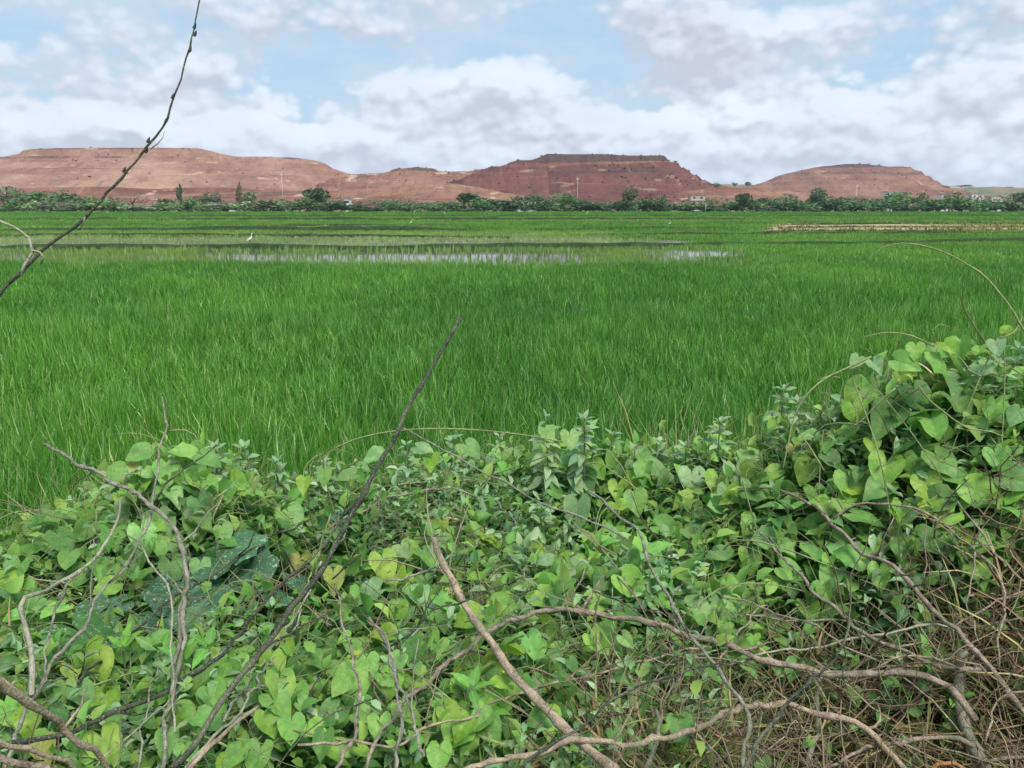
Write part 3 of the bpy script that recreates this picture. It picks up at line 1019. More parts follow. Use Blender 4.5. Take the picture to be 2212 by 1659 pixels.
HILLS = {}
hill('hill', [(1350, 432), (1480, 402), (1560, 398), (1640, 400), (1900, 404), (2050, 406), (2130, 404), (2212, 406), (2400, 408)], 2600, 500, 600, M['plain'], 0.7, 1, 1.0, 160)
HILLS['round'] = hill('hill', [(1500, 426), (1560, 410), (1610, 405), (1650, 393), (1680, 380), (1700, 374), (1735, 366), (1775, 359), (1810, 356), (1850, 356), (1900, 359), (1945, 364), (1962, 368),
                              (1985, 381), (2010, 394), (2040, 405), (2080, 415), (2140, 425)], 1600, 330, 500, M['rock_round'], 0.84, 11, 1.05, gully=0.7)
HILLS['long'] = hill('hill', [(-420, 400), (-250, 372), (-60, 350), (0, 345), (30, 340), (75, 334), (105, 322), (130, 320), (300, 319), (430, 320), (455, 326), (480, 333), (520, 339), (640, 343), (680, 346), (700, 352),
                             (720, 364), (750, 374), (790, 381), (830, 392), (900, 408), (960, 425)], 1300, 360, 600, M['rock_pink'], 0.80, 21, 1.0)
HILLS['knoll'] = hill('hill', [(690, 400), (740, 382), (800, 376), (850, 371), (872, 364), (905, 361), (935, 364), (950, 370), (1010, 370), (1060, 366), (1120, 372), (1200, 395), (1290, 425)], 1220, 300, 300, M['rock_low'], 0.8, 31, 1.0)
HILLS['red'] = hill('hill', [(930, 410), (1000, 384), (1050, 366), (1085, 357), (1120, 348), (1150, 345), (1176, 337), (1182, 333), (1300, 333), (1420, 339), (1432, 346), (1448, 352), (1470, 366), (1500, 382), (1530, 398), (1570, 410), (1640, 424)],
                    1080, 280, 400, M['rock_red_shaded'], 0.80, 41, 1.05)
hill('hill', [(-300, 408), (0, 404), (80, 405), (250, 403), (330, 408), (450, 405), (600, 409), (700, 412), (820, 406), (900, 398), (960, 394), (1020, 402), (1090, 416), (1150, 424)], 830, 150, 200, M['rock_low'], 0.72, 51, 0.9, gully=1.5)
hill('hill', [(1400, 428), (1480, 412), (1560, 403), (1640, 408), (1760, 418), (1900, 424)], 900, 160, 250, M['rock_low'], 0.75, 61, 1.0, gully=1.3)


# thin air haze over the whole plain
mb = MB(); mb.box(-9200, 9200, -3200, 12200, -1.4, 112)
hz_m = bpy.data.materials.new('haze'); hz_m.use_nodes = True
hz_m.node_tree.nodes.clear()
hb = NB(hz_m.node_tree)
pv = hb.new('ShaderNodeVolumePrincipled')
pv.inputs['Color'].default_value = (0.82, 0.88, 1.0, 1)
pv.inputs['Density'].default_value = 0.00009
pv.inputs['Anisotropy'].default_value = 0.0
hz_m.node_tree.links.new(pv.outputs[0], hb.new('ShaderNodeOutputMaterial').inputs['Volume'])
obj('haze', mb.mesh('haze', hz_m, False))['kind'] = 'stuff'


def clump_proto(n, rx, rz, size, cols, seed, hollow=0.35, sub=5, zc=None):
    """crown of leaf-clump faces spread through a few lobes"""
    r = np.random.default_rng(seed)
    lob = [(r.normal(0, 0.42), r.normal(0, 0.42), r.normal(0.05, 0.32), 0.42 + 0.35 * r.random()) for _ in range(sub)]
    V = []; F = []; T = []
    for i in range(n):
        lx, ly, lz, lr = lob[r.integers(sub)]
        d = r.normal(size=3); d /= np.linalg.norm(d)
        rad = lr * (hollow + (1 - hollow) * r.random() ** 0.4)
        p = np.array([(lx + d[0] * rad) * rx, (ly + d[1] * rad) * rx, (lz + d[2] * rad) * rz])
        p[2] = max(p[2], -rz * 0.98)
        a = r.normal(size=3); a += d * 0.6; a /= np.linalg.norm(a)
        t = np.cross(a, r.normal(size=3)); t /= np.linalg.norm(t)
        b_ = np.cross(a, t)
        s = size * (0.6 + 0.8 * r.random())
        c = np.array(cols[r.integers(len(cols))]) * (0.8 + 0.4 * r.random())
        k = len(V)
        for (q, w_) in ((-1, -.5), (0.1, -.8), (1, 0.1), (0.2, 0.7), (-.8, .6)):
            V.append(tuple(p + t * q * s + b_ * w_ * s)); T.append((*c, 1))
        F.append(tuple(range(k, k + 5)))
    return V, F, T


SHRUB = [(0.035, 0.042, 0.030), (0.05, 0.055, 0.035), (0.03, 0.03, 0.025)]
hx = []
for key, cnt in (('red', 230), ('long', 170), ('round', 90), ('knoll', 110)):
    xs, hs, Ls, rows, D_ = HILLS[key]
    for _ in range(cnt):
        i = random.randrange(8, len(xs) - 8)
        if key == 'red' and random.random() < 0.55: i = int(np.interp(random.uniform(1270, 1540), np.linspace(930, 1640, len(xs)), np.arange(len(xs))))
        j = random.randrange(8, 56)
        if rows[j][1][i] < 8: continue
        hx.append((xs[i], rows[j][0][i], rows[j][1][i] + 0.2))
hx = np.array(hx); n = len(hx)
s_ = RNG.uniform(0.45, 1.25, (n, 1)) ** 1.3
scatter('scrub', [clump_proto(26, 1.3, 0.9, 0.55, SHRUB, 800 + k) for k in range(4)], hx,
        np.stack([np.zeros(n), np.zeros(n), RNG.uniform(0, 6, n)], 1), np.repeat(s_, 3, 1), M['tree_leaf'])

# ------------------------------------------------------------------ treeline
PAL = {
    'dark green': [(0.060, 0.131, 0.051), (0.081, 0.164, 0.061), (0.048, 0.105, 0.043)],
    'mid green': [(0.102, 0.210, 0.066), (0.135, 0.249, 0.082), (0.081, 0.177, 0.061)],
    'pale green': [(0.216, 0.328, 0.133), (0.270, 0.380, 0.163), (0.162, 0.276, 0.112)],
    'grey green': [(0.162, 0.210, 0.102), (0.135, 0.177, 0.092), (0.203, 0.243, 0.128)],
    'brownish': [(0.216, 0.158, 0.097), (0.162, 0.138, 0.082), (0.256, 0.190, 0.122)],
}
CROWN = {}


def crown_mesh(shape, pal, k):
    key = (shape, pal, k)
    if key not in CROWN:
        sd = abs(hash((len(shape) * 7 + ord(shape[0]), len(pal) * 13 + ord(pal[0]), k))) % 100000
        if shape == 'column': p = clump_proto(300, 0.55, 1.0, 0.12, PAL[pal], sd, 0.2, 4)
        elif shape == 'loose': p = clump_proto(260, 1.0, 1.0, 0.085, PAL[pal], sd, 0.5, 7)
        else: p = clump_proto(520, 1.0, 1.0, 0.115, PAL[pal], sd, 0.45, 7)
        CROWN[key] = mesh_of('crown', p[0], p[1], M['tree_leaf'], False, p[2])
    return CROWN[key]


TRUNK = {}


def trunk_mesh(k, mat):
    key = (k, mat)
    if key not in TRUNK:
        r = random.Random(k * 5 + 1)
        mb = MB()
        top = Vector((r.uniform(-.12, .12), r.uniform(-.1, .1), 1.0))
        mid = Vector((r.uniform(-.06, .06), r.uniform(-.06, .06), 0.5))
        mb.tube(smooth_line([(0, 0, 0), mid, top], 0.25), [0.07, 0.06, 0.055, 0.045, 0.04, 0.03][:len(smooth_line([(0, 0, 0), mid, top], 0.25))] + [0.03] * 8, 5)
        for q in range(5):
            a = r.uniform(0, 6.28); b0 = mid.lerp(top, r.uniform(0, .8))
            e = b0 + Vector((math.cos(a) * .55, math.sin(a) * .55, r.uniform(.3, .75)))
            mb.tube([b0, b0.lerp(e, .5) + Vector((0, 0, .06)), e], [0.035, 0.022, 0.01], 4)
        TRUNK[key] = mb.mesh('trunk', M[mat])
    return TRUNK[key]


def region(u):
    for lim, ph in ((250, 'below the left flank of the long pink mesa'), (560, 'below the middle of the long pink mesa'), (780, 'below the right shoulder of the long pink mesa'),
                    (1050, 'below the small knoll between the mesas'), (1330, 'below the dark red flat-topped mesa'), (1560, 'below the right flank of the dark red mesa'),
                    (1780, 'in the saddle before the rounded mesa'), (2050, 'below the rounded mesa'), (9999, 'at the right end of the treeline')):
        if u < lim: return ph


def plant_tree(name, u, vb, vt, wpx, D_, shape, pal, label, cat, group=None, trunk='bark_grey', k=0, crown_from=0.2):
    top = at_y(u, vt, D_).z
    x = px_x(u, D_)
    base = 0.0 if D_ < 700 else at_y(u, vb, D_).z
    Ht = top - base
    root = empty(name, (x, D_, base), label, cat, group)
    rad = wpx / W0 * 2 * TH * D_ * 0.5
    tr = obj('trunk', trunk_mesh(k % 4, trunk), root, (0, 0, 0), (0, 0, k * 1.7))
    tr.scale = (min(Ht, rad * 1.5), min(Ht, rad * 1.5), Ht * 0.72)
    c0 = Ht * crown_from
    cr = obj('crown', crown_mesh(shape, pal, k % 5), root, (0, 0, (Ht + c0) / 2), (0, 0, k * 2.4))
    sxy = rad if shape != 'column' else rad * 1.6
    cr.scale = (sxy, sxy, (Ht - c0) / 2 * 0.95)
    return root


rt = random.Random(3)
ROWS = {}
k = 0
u = -60
while u < 2290:                       # the low front row of bushes
    wpx = rt.uniform(26, 58)
    left = u < 700
    pal = rt.choice(['pale green', 'mid green', 'pale green', 'grey green'] if u < 640 else ['dark green', 'dark green', 'mid green', 'dark green', 'mid green'])
    foot = np.interp(u, [0, 1100, 2212], [461, 459, 455])
    vt = foot - rt.uniform(11, 30)
    D_ = rt.uniform(396, 410)
    ph = region(u)
    ROWS.setdefault((f'{pal} hedge bush', ph), []).append(plant_tree('bush', u, foot, vt, wpx * 1.25, D_, 'round', pal, 'bush', 'bush', f'low hedge bushes {ph}', 'bark_grey', k, 0.0))
    k += 1
    u += wpx * 0.52
u = -50
while u < 2290:                       # taller trees behind it
    wpx = rt.uniform(30, 66)
    pal = rt.choice(['mid green', 'grey green', 'brownish', 'dark green', 'grey green', 'brownish'])
    vt = np.interp(u, [-50, 60, 300, 700, 1000, 1300, 1700, 2212], [398, 416, 424, 424, 422, 424, 422, 416]) + rt.uniform(-5, 15)
    D_ = rt.uniform(425, 500)
    ph = region(u)
    shape = 'loose' if pal in ('brownish', 'grey green') else 'round'
    word = {'loose': 'sparse'}.get(shape, 'leafy')
    ROWS.setdefault((f'{word} {pal} tree', ph), []).append(plant_tree('tree', u, 450, vt, wpx, D_, shape, pal, 'tree', 'tree', f'trees behind the hedge {ph}', 'bark_grey', k, 0.25))
    k += 1
    u += wpx * 0.66
ORD = ['', 'second ', 'third ', 'fourth ', 'fifth ', 'sixth ', 'seventh ', 'eighth ', 'ninth ', 'tenth ']
for (what, ph), lst in ROWS.items():
    for i, o in enumerate(lst):
        o['label'] = f'only {what} {ph}' if len(lst) == 1 else (f'leftmost {what} {ph}' if i == 0 else (f'rightmost {what} {ph}' if i == len(lst) - 1 else f'{ORD[i]}{what} from left {ph}'))
for (nm, u, vt, wpx, D_, shape, pal, tk, cf, lab) in [
    ('cypress_tree', 388, 401, 13, 412, 'column', 'dark green', 'bark_grey', 0.1, 'slim dark column-shaped tree standing alone against the long pink mesa'),
    ('column_tree', 519, 399, 16, 415, 'column', 'brownish', 'bark_grey', 0.1, 'slim brownish column-shaped tree against the right half of the long pink mesa'),
    ('round_tree', 682, 407, 52, 405, 'round', 'dark green', 'bark_dark', 0.2, 'large round dark tree below the right end of the long pink mesa'),
    ('umbrella_tree', 287, 424, 52, 402, 'loose', 'brownish', 'bark_dark', 0.45, 'brown umbrella-shaped tree with dark trunks among the pale bushes'),
    ('broad_tree', 12, 399, 64, 430, 'loose', 'brownish', 'bark_grey', 0.25, 'broad brown leafless tree at the left end of the treeline'),
    ('ash_tree', 545, 411, 40, 430, 'round', 'grey green', 'bark_grey', 0.2, 'grey green rounded tree right beside the brownish column-shaped tree'),
    ('tall_tree', 1362, 401, 34, 398, 'round', 'grey green', 'bark_pale', 0.3, 'tall leafy tree with pale trunk before the dark red mesa'),
    ('shrub', 1605, 418, 34, 394, 'round', 'dark green', 'bark_dark', 0.05, 'compact dark shrub at the field edge left of the rounded mesa'),
    ('domed_tree', 1763, 410, 40, 425, 'round', 'dark green', 'bark_dark', 0.2, 'dark flat-headed tree below the left part of the rounded mesa'),
    ('olive_tree', 1806, 415, 54, 428, 'round', 'grey green', 'bark_grey', 0.1, 'olive dome-shaped tree just right of the dark flat-headed tree'),
    ('distant_tree', 1549, 394, 16, 1500, 'round', 'dark green', 'bark_grey', 0.1, 'tiny dark tree on the skyline in the saddle, left of two others'),
    ('distant_tree', 1585, 394, 9, 1500, 'round', 'dark green', 'bark_grey', 0.1, 'smallest of the three tiny trees on the saddle skyline'),
    ('distant_tree', 1611, 393, 14, 1500, 'round', 'dark green', 'bark_grey', 0.1, 'tiny dark tree on the skyline where the rounded mesa begins'),
    ('skyline_tree', 2073, 399, 36, 1400, 'round', 'grey green', 'bark_grey', 0.1, 'wide grey green tree on the skyline right of the rounded mesa'),
    ('skyline_tree', 2040, 402, 14, 1400, 'round', 'dark green', 'bark_grey', 0.1, 'small dark tree on the skyline at the right foot of the rounded mesa'),
    ('skyline_tree', 2178, 403, 14, 1400, 'round', 'dark green', 'bark_grey', 0.1, 'small dark tree on the skyline near the right edge'),
    ('crooked_tree', 2043, 413, 22, 470, 'loose', 'brownish', 'bark_dark', 0.4, 'crooked brown tree before the right slope of the rounded mesa'),
]:
    plant_tree(nm, u, 406 if D_ > 1000 else 458, vt, wpx, D_, shape, pal, lab, 'tree', None, tk, k, cf)
    k += 1


def palm(u, vt, D_, label):
    top = at_y(u, vt, D_).z
    root = empty('palm_tree', (px_x(u, D_), D_, 0), label, 'palm')
    ht = top * 0.86
    mb = MB(); lean = random.uniform(-.8, .8)
    ln = smooth_line([(0, 0, 0), (lean * .3, 0, ht * .5), (lean, 0, ht)], 0.8)
    mb.tube(ln, [0.28 - 0.12 * i / len(ln) for i in range(len(ln))], 6)
    obj('trunk', mb.mesh('trunk', M['bark_grey']), root)
    V = []; F = []; T = []
    for q in range(16):
        a = q / 16 * 6.283 + random.uniform(-.2, .2); el = random.uniform(-.2, 1.1)
        L_ = random.uniform(1.8, 2.6)
        b = len(V)
        for s in range(5):
            t = s / 4
            r_ = L_ * t * math.cos(el * (1 - t * .6)); z_ = L_ * (math.sin(el) * t - 0.75 * t * t)
            w_ = 0.28 * (1 - t) + 0.03
            for sg in (-1, 1):
                V.append((lean + math.cos(a) * r_ - math.sin(a) * w_ * sg, math.sin(a) * r_ + math.cos(a) * w_ * sg, ht + z_)); T.append((0.04, 0.075, 0.035, 1))
        F += [(b + 2 * s, b + 2 * s + 1, b + 2 * s + 3, b + 2 * s + 2) for s in range(4)]
    obj('crown', mesh_of('crown', V, F, M['tree_leaf'], True, T), root)


palm(1404, 414, 402, 'palm-like tree just right of the tall pale-trunked tree')
palm(1996, 411, 440, 'palm-like tree with drooping head before the rounded mesa right slope')
palm(1957, 410, 450, 'small palm-like tree before the right part of the rounded mesa')


def bare_tree(u, vb, vt, D_, label, mat='bark_pale', seed=1):
    r = random.Random(seed)
    top = at_y(u, vt, D_).z
    root = empty('bare_tree', (px_x(u, D_), D_, 0), label, 'tree')
    mb = MB()
    mb.tube([(0, 0, 0), (0.15, 0, top * .4), (-0.1, 0, top * .75)], [0.34, 0.26, 0.16], 6)
    obj('trunk', mb.mesh('trunk', M[mat]), root)
    for q in range(6):
        mb = MB(); a = r.uniform(0, 6.28)
        s = Vector((0.1, 0, top * r.uniform(.35, .7)))
        e = s + Vector((math.cos(a) * top * .3, math.sin(a) * top * .2, top * r.uniform(.15, .42)))
        mb.tube(smooth_line([s, s.lerp(e, .5) + Vector((0, 0, -.2)), e], 0.7), 0.085, 5)
        obj('limb', mb.mesh('limb', M[mat]), root)


bare_tree(1524, 455, 430, 388, 'pale bare trunk standing at the field edge in the saddle', seed=4)
bare_tree(2140, 445, 419, 470, 'leafless tree among the houses at the right end of the treeline', 'bark_grey', 8)
bare_tree(1690, 445, 420, 420, 'leafless grey tree below the left foot of the rounded mesa', 'bark_grey', 12)


def mast(u, vt, D_, label):
    top = at_y(u, vt, D_).z
    root = empty('mast', (px_x(u, D_), D_, 0), label, 'mast')
    mb = MB(); mb.tube([(0, 0, 0), (0, 0, top)], [0.17, 0.10], 6)
    obj('pole', mb.mesh('pole', M['steel']), root)
    mb = MB(); mb.box(-0.9, 0.9, -0.05, 0.05, top * 0.93, top * 0.95)
    obj('crossbar', mb.mesh('crossbar', M['steel'], False), root)


mast(612, 372, 520, 'thin pale mast before the right half of the long pink mesa')
mast(1247, 382, 520, 'tall white mast before the dark red mesa')
mast(1848, 399, 540, 'thin white mast before the middle of the rounded mesa')


def house(u, vb, vt, wpx, D_, label, storeys=1, wall='white_wall', depth=7):
    zb = at_y(u, vb, D_).z; zt = at_y(u, vt, D_).z
    wd = wpx / W0 * 2 * TH * D_
    root = empty('house', (px_x(u, D_), D_, 0), label, 'house')
    h = zt
    mb = MB(); mb.box(-wd / 2, wd / 2, 0, depth, 0, h - 0.3); obj('wall', mb.mesh('wall', M[wall], False), root)
    mb = MB(); mb.box(-wd / 2 - .3, wd / 2 + .3, -.3, depth + .3, h - 0.297, h); obj('roof', mb.mesh('roof', M['grey_roof'], False), root)
    nw = max(2, int(wd / 3))
    sh = min(3.0, h / max(1, storeys) * 0.9)
    for s in range(storeys):
        z0 = h - 0.35 - sh * (s + 1) + 0.8
        if storeys > 1:
            mb = MB(); mb.box(-wd / 2 - .02, wd / 2 + .02, -.55, -.003, z0 - 0.9, z0 - 0.65); obj('balcony', mb.mesh('balcony', M['white_wall'], False), root)
        for i in range(nw):
            x = -wd / 2 + wd * (i + .5) / nw
            mb = MB(); mb.box(x - .55, x + .55, -.06, -.003, z0, z0 + 1.2)
            obj('window', mb.mesh('window', M['dark_glass'], False), root)
    return root


house(1507, 440, 420, 30, 470, 'three-storey grey block with dark bands left of the bare pale trunk', 3, 'tan_wall')
house(1136, 440, 434, 42, 440, 'long low pale building behind the hedge below the dark red mesa')
house(457, 442, 437.5, 18, 425, 'low white shed among the trees right of the dark column-shaped tree')
house(499, 442, 437, 13, 428, 'small white hut beside the brownish column-shaped tree')
house(749, 440, 428, 9, 430, 'white cube-shaped hut between the long pink mesa and the knoll')
house(1921, 432, 414, 14, 520, 'pale house left of its taller neighbour at the foot of the rounded mesa', 2)
house(1941, 432, 416, 10, 525, 'narrow pinkish house right of the pale two-storey one', 1, 'tan_wall')
house(1040, 440, 434, 8, 430, 'tiny white hut below the left slope of the dark red mesa')
house(2042, 432, 419, 16, 540, 'pale house below the crooked brown tree at the right')
house(2110, 430, 418, 26, 560, 'pale house with flat roof between bare trees at the right', 1)
house(2152, 434, 424, 22, 520, 'long low pale house near the right end of the treeline')
house(1585, 436, 430, 22, 480, 'low tan house below the saddle right of the three-storey block', 1, 'tan_wall')


# ------------------------------------------------------------------ egrets
def egret(u, v, label, size=0.75, face=1, y=None):
    r = ray(u, v); t = -CAM_Z / r.z
    if y: t = y / r.y
    root = empty('egret', (r.x * t, r.y * t, 0.0), label, 'egret', 'white egrets in the paddies')
    root.scale = (size / 0.95 * face, size / 0.95, size / 0.95)
    mb = MB()
    pts = [(-.30, 0, .28), (-.22, 0, .35), (-.10, 0, .44), (0.0, 0, .51), (.08, 0, .57), (.125, 0, .64), (.125, 0, .72), (.13, 0, .80), (.155, 0, .88), (.185, 0, .92), (.22, 0, .92), (.25, 0, .915)]
    rad = [.015, .05, .085, .095, .07, .042, .032, .028, .028, .036, .03, .012]
    mb.tube(pts, rad, 8)
    obj('body', mb.mesh('body', M['white_feather']), root)
    mb = MB(); mb.cone((.245, 0, .913), (.13, 0, -.03), .012, 6); obj('bill', mb.mesh('bill', M['bill_yellow']), root)
    for s in (-1, 1):
        mb = MB(); mb.tube([(-.02, s * .03, .44), (-.04, s * .03, .24), (-.01, s * .03, 0.0)], [.014, .011, .01], 5)
        obj('leg', mb.mesh('leg', M['black_leg']), root)


egret(541, 530, 'white egret standing in the yellowish flooded plot left of centre', 0.95)
egret(888, 487, 'small distant egret beside the dark dike right of the largest one', 1.0)
egret(895, 462, 'tiny egret on the far rice below the small knoll', 1.3)
egret(960, 464, 'tiny egret on the far rice just left of the dark red mesa', 1.2, -1)
egret(1268, 465, 'tiny egret on the far rice below the dark red mesa', 1.4)
egret(1382, 455, 'faint egret near the hedge below the tall pale-trunked tree', 1.2)
egret(1973, 458, 'white egret by the far hedge below the rounded mesa', 1.6, -1)
egret(1446, 489, 'tiny egret on the dike left of the bare brown plot', 0.8)
egret(232, 464, 'tiny egret at the far hedge below the long pink mesa', 1.1)
# ------------------------------------------------------------------ foreground: the tangle on the bank
def uv_layer(me, f):
    ul = me.uv_layers.new(name='UVMap')
    co = np.empty(len(me.vertices) * 3); me.vertices.foreach_get('co', co); co = co.reshape(-1, 3)
    li = np.empty(len(me.loops), np.int32); me.loops.foreach_get('vertex_index', li)
    ul.data.foreach_set('uv', f(co[li]).astype(np.float32).ravel())


def heart_mesh(seed):
    r = random.Random(seed)
    th = [0, 16, 35, 58, 84, 110, 135, 156, 172]
    rr = [0.86, 0.68, 0.58, 0.515, 0.485, 0.47, 0.45, 0.37, 0.16]
    asym = r.uniform(-.05, .05); fold = r.uniform(0.05, 0.45) if seed < 9 else r.uniform(0.6, 1.1); droop = r.uniform(0.10, 0.55); wav = r.uniform(.02, .07)
    slim = r.uniform(0.88, 1.05); twist = r.uniform(-.25, .25)
    out = []
    for t, q in zip(th, rr): out.append((t, q * (1 + asym)))
    for t, q in list(zip(th, rr))[1:][::-1]: out.append((-t, q * (1 - asym)))

    def z(x, y):
        return fold * abs(y) * 0.8 - droop * max(0, x) ** 2 * 0.8 - 0.55 * droop * y * y + twist * x * y + wav * math.sin(7 * x + 5 * y + seed)
    V = [(0, 0, 0)]; F = []
    n = len(out)
    for ring in (0.52, 1.0):
        for t, q in out:
            a = math.radians(t); x = math.cos(a) * q * ring; y = math.sin(a) * q * ring * slim
            e = wav * 0.6 * math.sin(a * 6 + seed) * (ring == 1.0)
            V.append((x, y, z(x, y) + e))
    for i in range(n):
        j = (i + 1) % n
        if not (out[i][0] == 172 or False): F.append((0, 1 + i, 1 + j))
        if not (out[i][0] == 172): F.append((1 + i, 1 + n + i, 1 + n + j, 1 + j))
    b = len(V)
    for k, (x, zz) in enumerate(((0, -0.005), (-0.16, -0.12), (-0.30, -0.42))):
        for q in range(3):
            a = q * 2.094
            V.append((x, 0.016 * math.cos(a), zz + 0.016 * math.sin(a)))
    for k in range(2):
        for q in range(3):
            q2 = (q + 1) % 3
            F.append((b + k * 3 + q, b + k * 3 + q2, b + k * 3 + 3 + q2, b + k * 3 + 3 + q))
    me = mesh_of('heart_leaf', V, F, M['heart'])
    uv_layer(me, lambda c: c[:, :2] * 0.7 + np.array([0.3, 0.5]))
    return me


def strip_leaf(name, mat, n, wid, seed, fold=0.25, droop=0.35, serr=0.0, peak=0.42, stalk=0.12):
    r = random.Random(seed)
    fold *= r.uniform(.5, 1.4); droop *= r.uniform(.4, 1.5); tw = r.uniform(-.3, .3)
    V = []; F = []
    for i in range(n + 1):
        t = i / n
        w_ = wid * 0.5 * (math.sin(math.pi * t ** (math.log(0.5) / math.log(peak)))) ** 0.85 if 0 < t < 1 else 0.012
        if serr and 0 < i < n: w_ *= 1 + serr * (1 if i % 2 else -1)
        x = stalk + t * (1 - stalk)
        zc = -droop * t * t * 0.7 + 0.10 * t
        for s in (-1, 0, 1):
            y = s * w_
            V.append((x - abs(s) * serr * 0.05, y, zc + fold * abs(y) + tw * y * t + 0.02 * math.sin(9 * t + 3 * s + seed)))
    for i in range(n):
        a = i * 3
        F += [(a, a + 3, a + 4, a + 1), (a + 1, a + 4, a + 5, a + 2)]
    b = len(V)
    for (x, zz) in ((0, -0.02), (stalk, 0.0)):
        for q in range(3):
            V.append((x, 0.012 * math.cos(q * 2.094), zz + 0.012 * math.sin(q * 2.094)))
    for q in range(3):
        q2 = (q + 1) % 3
        F.append((b + q, b + q2, b + 3 + q2, b + 3 + q))
    me = mesh_of(name, V, F, mat)
    uv_layer(me, lambda c: c[:, :2] * 0.8 + np.array([0.1, 0.5]))
    return me


def pumpkin_mesh(seed):
    r = random.Random(seed)
    N_ = 26
    V = [(0, 0, -0.05)]; F = []
    dr = r.uniform(.1, .35)
    for ring in (0.35, 0.7, 1.0):
        for i in range(N_):
            a = -math.pi + 2 * math.pi * (i + .5) / N_
            q = 0.52 * (1 + 0.10 * math.cos(5 * a) + 0.025 * math.sin(17 * a + seed)) * (1 - 0.62 * max(0, (abs(a) - 2.6) / 0.54))
            x = math.cos(a) * q * ring; y = math.sin(a) * q * ring
            V.append((x, y, -dr * (x * x + y * y) * 1.2 + 0.035 * math.cos(5 * a) * ring + 0.03 * math.sin(a * 9 + seed) * ring ** 2))
    for i in range(N_):
        j = (i + 1) % N_
        if i == N_ - 1: continue
        F.append((0, 1 + i, 1 + j))
        for k in range(2):
            F.append((1 + k * N_ + i, 1 + (k + 1) * N_ + i, 1 + (k + 1) * N_ + j, 1 + k * N_ + j))
    me = mesh_of('pumpkin_leaf', V, F, M['pumpkin'])
    uv_layer(me, lambda c: c[:, :2] * 0.9 + np.array([0.5, 0.5]))
    return me


HEART = [heart_mesh(k) for k in range(14)]
SMALL = [strip_leaf('small_leaf', M['small'], 5, 0.46, k, 0.35, 0.5) for k in range(5)]
NARROW = [strip_leaf('narrow_leaf', M['small'], 6, 0.28, 20 + k, 0.3, 0.7) for k in range(4)]
LANCE = [strip_leaf('lance_leaf', M['small'], 9, 0.42, 40 + k, 0.3, 0.55, 0.08, 0.40, 0.08) for k in range(5)]
PUMP = [pumpkin_mesh(k) for k in range(5)]


def orient(n, t):
    n = n.normalized(); x = (t - n * t.dot(n))
    if x.length < 1e-4: x = n.orthogonal()
    x.normalize(); y = n.cross(x)
    return Matrix((x, y, n)).transposed().to_euler()


def jitter(c, a=0.18, r=random):
    k = 1 + r.uniform(-a, a); h = r.uniform(-a, a) * 0.5
    return (c[0] * k * (1 + h), c[1] * k, c[2] * k * (1 - h), 1)


def leaf(parent, mesh, p, n, t, size, color, name='leaf'):
    o = obj(name, mesh, parent, p - parent.location, orient(n, t), size)
    o.color = color
    return o


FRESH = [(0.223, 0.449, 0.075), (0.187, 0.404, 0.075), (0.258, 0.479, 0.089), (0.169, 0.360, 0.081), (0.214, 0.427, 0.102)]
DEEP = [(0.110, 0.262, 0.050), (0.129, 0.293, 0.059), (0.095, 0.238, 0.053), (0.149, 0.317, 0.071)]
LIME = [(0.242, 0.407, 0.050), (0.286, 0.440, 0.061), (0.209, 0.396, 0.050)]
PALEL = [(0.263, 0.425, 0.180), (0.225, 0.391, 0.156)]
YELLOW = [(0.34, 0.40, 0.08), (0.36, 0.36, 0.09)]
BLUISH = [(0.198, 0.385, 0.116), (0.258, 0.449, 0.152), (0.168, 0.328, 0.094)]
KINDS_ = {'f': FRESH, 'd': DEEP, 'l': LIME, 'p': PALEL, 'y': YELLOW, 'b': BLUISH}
rl = random.Random(11)
CAMP = Vector((0, 0, CAM_Z))
FWD = Vector((0, CP, SP))


def ground_under(x, y):
    return Vector((x, y, float(bank_z(x, y))))


def leaf_pose(p, face=0.9, ang=None, spread=0.38):
    """leaves look up and outward over the bank's edge towards the road, tips hanging"""
    out = (CAMP - p).normalized()
    n = Vector((0, 0, 1)) * rl.uniform(0.45, 1.1) + out * face * rl.uniform(0.45, 1.0) + Vector((rl.gauss(0, spread), rl.gauss(0, spread), rl.gauss(0, spread * .6)))
    a = math.radians(ang if ang is not None else rl.gauss(0, 48))
    t = Vector((math.sin(a), -0.35 * math.cos(a), -math.cos(a)))
    return n, t


def bareness(X, Y):
    return np.clip(1.25 * np.exp(-((X - 0.86) / 0.58) ** 2 - ((Y - 1.34) / 0.30) ** 2) + 1.0 * np.exp(-((X - 1.20) / 0.20) ** 2 - ((Y - 1.62) / 0.20) ** 2), 0, 1)


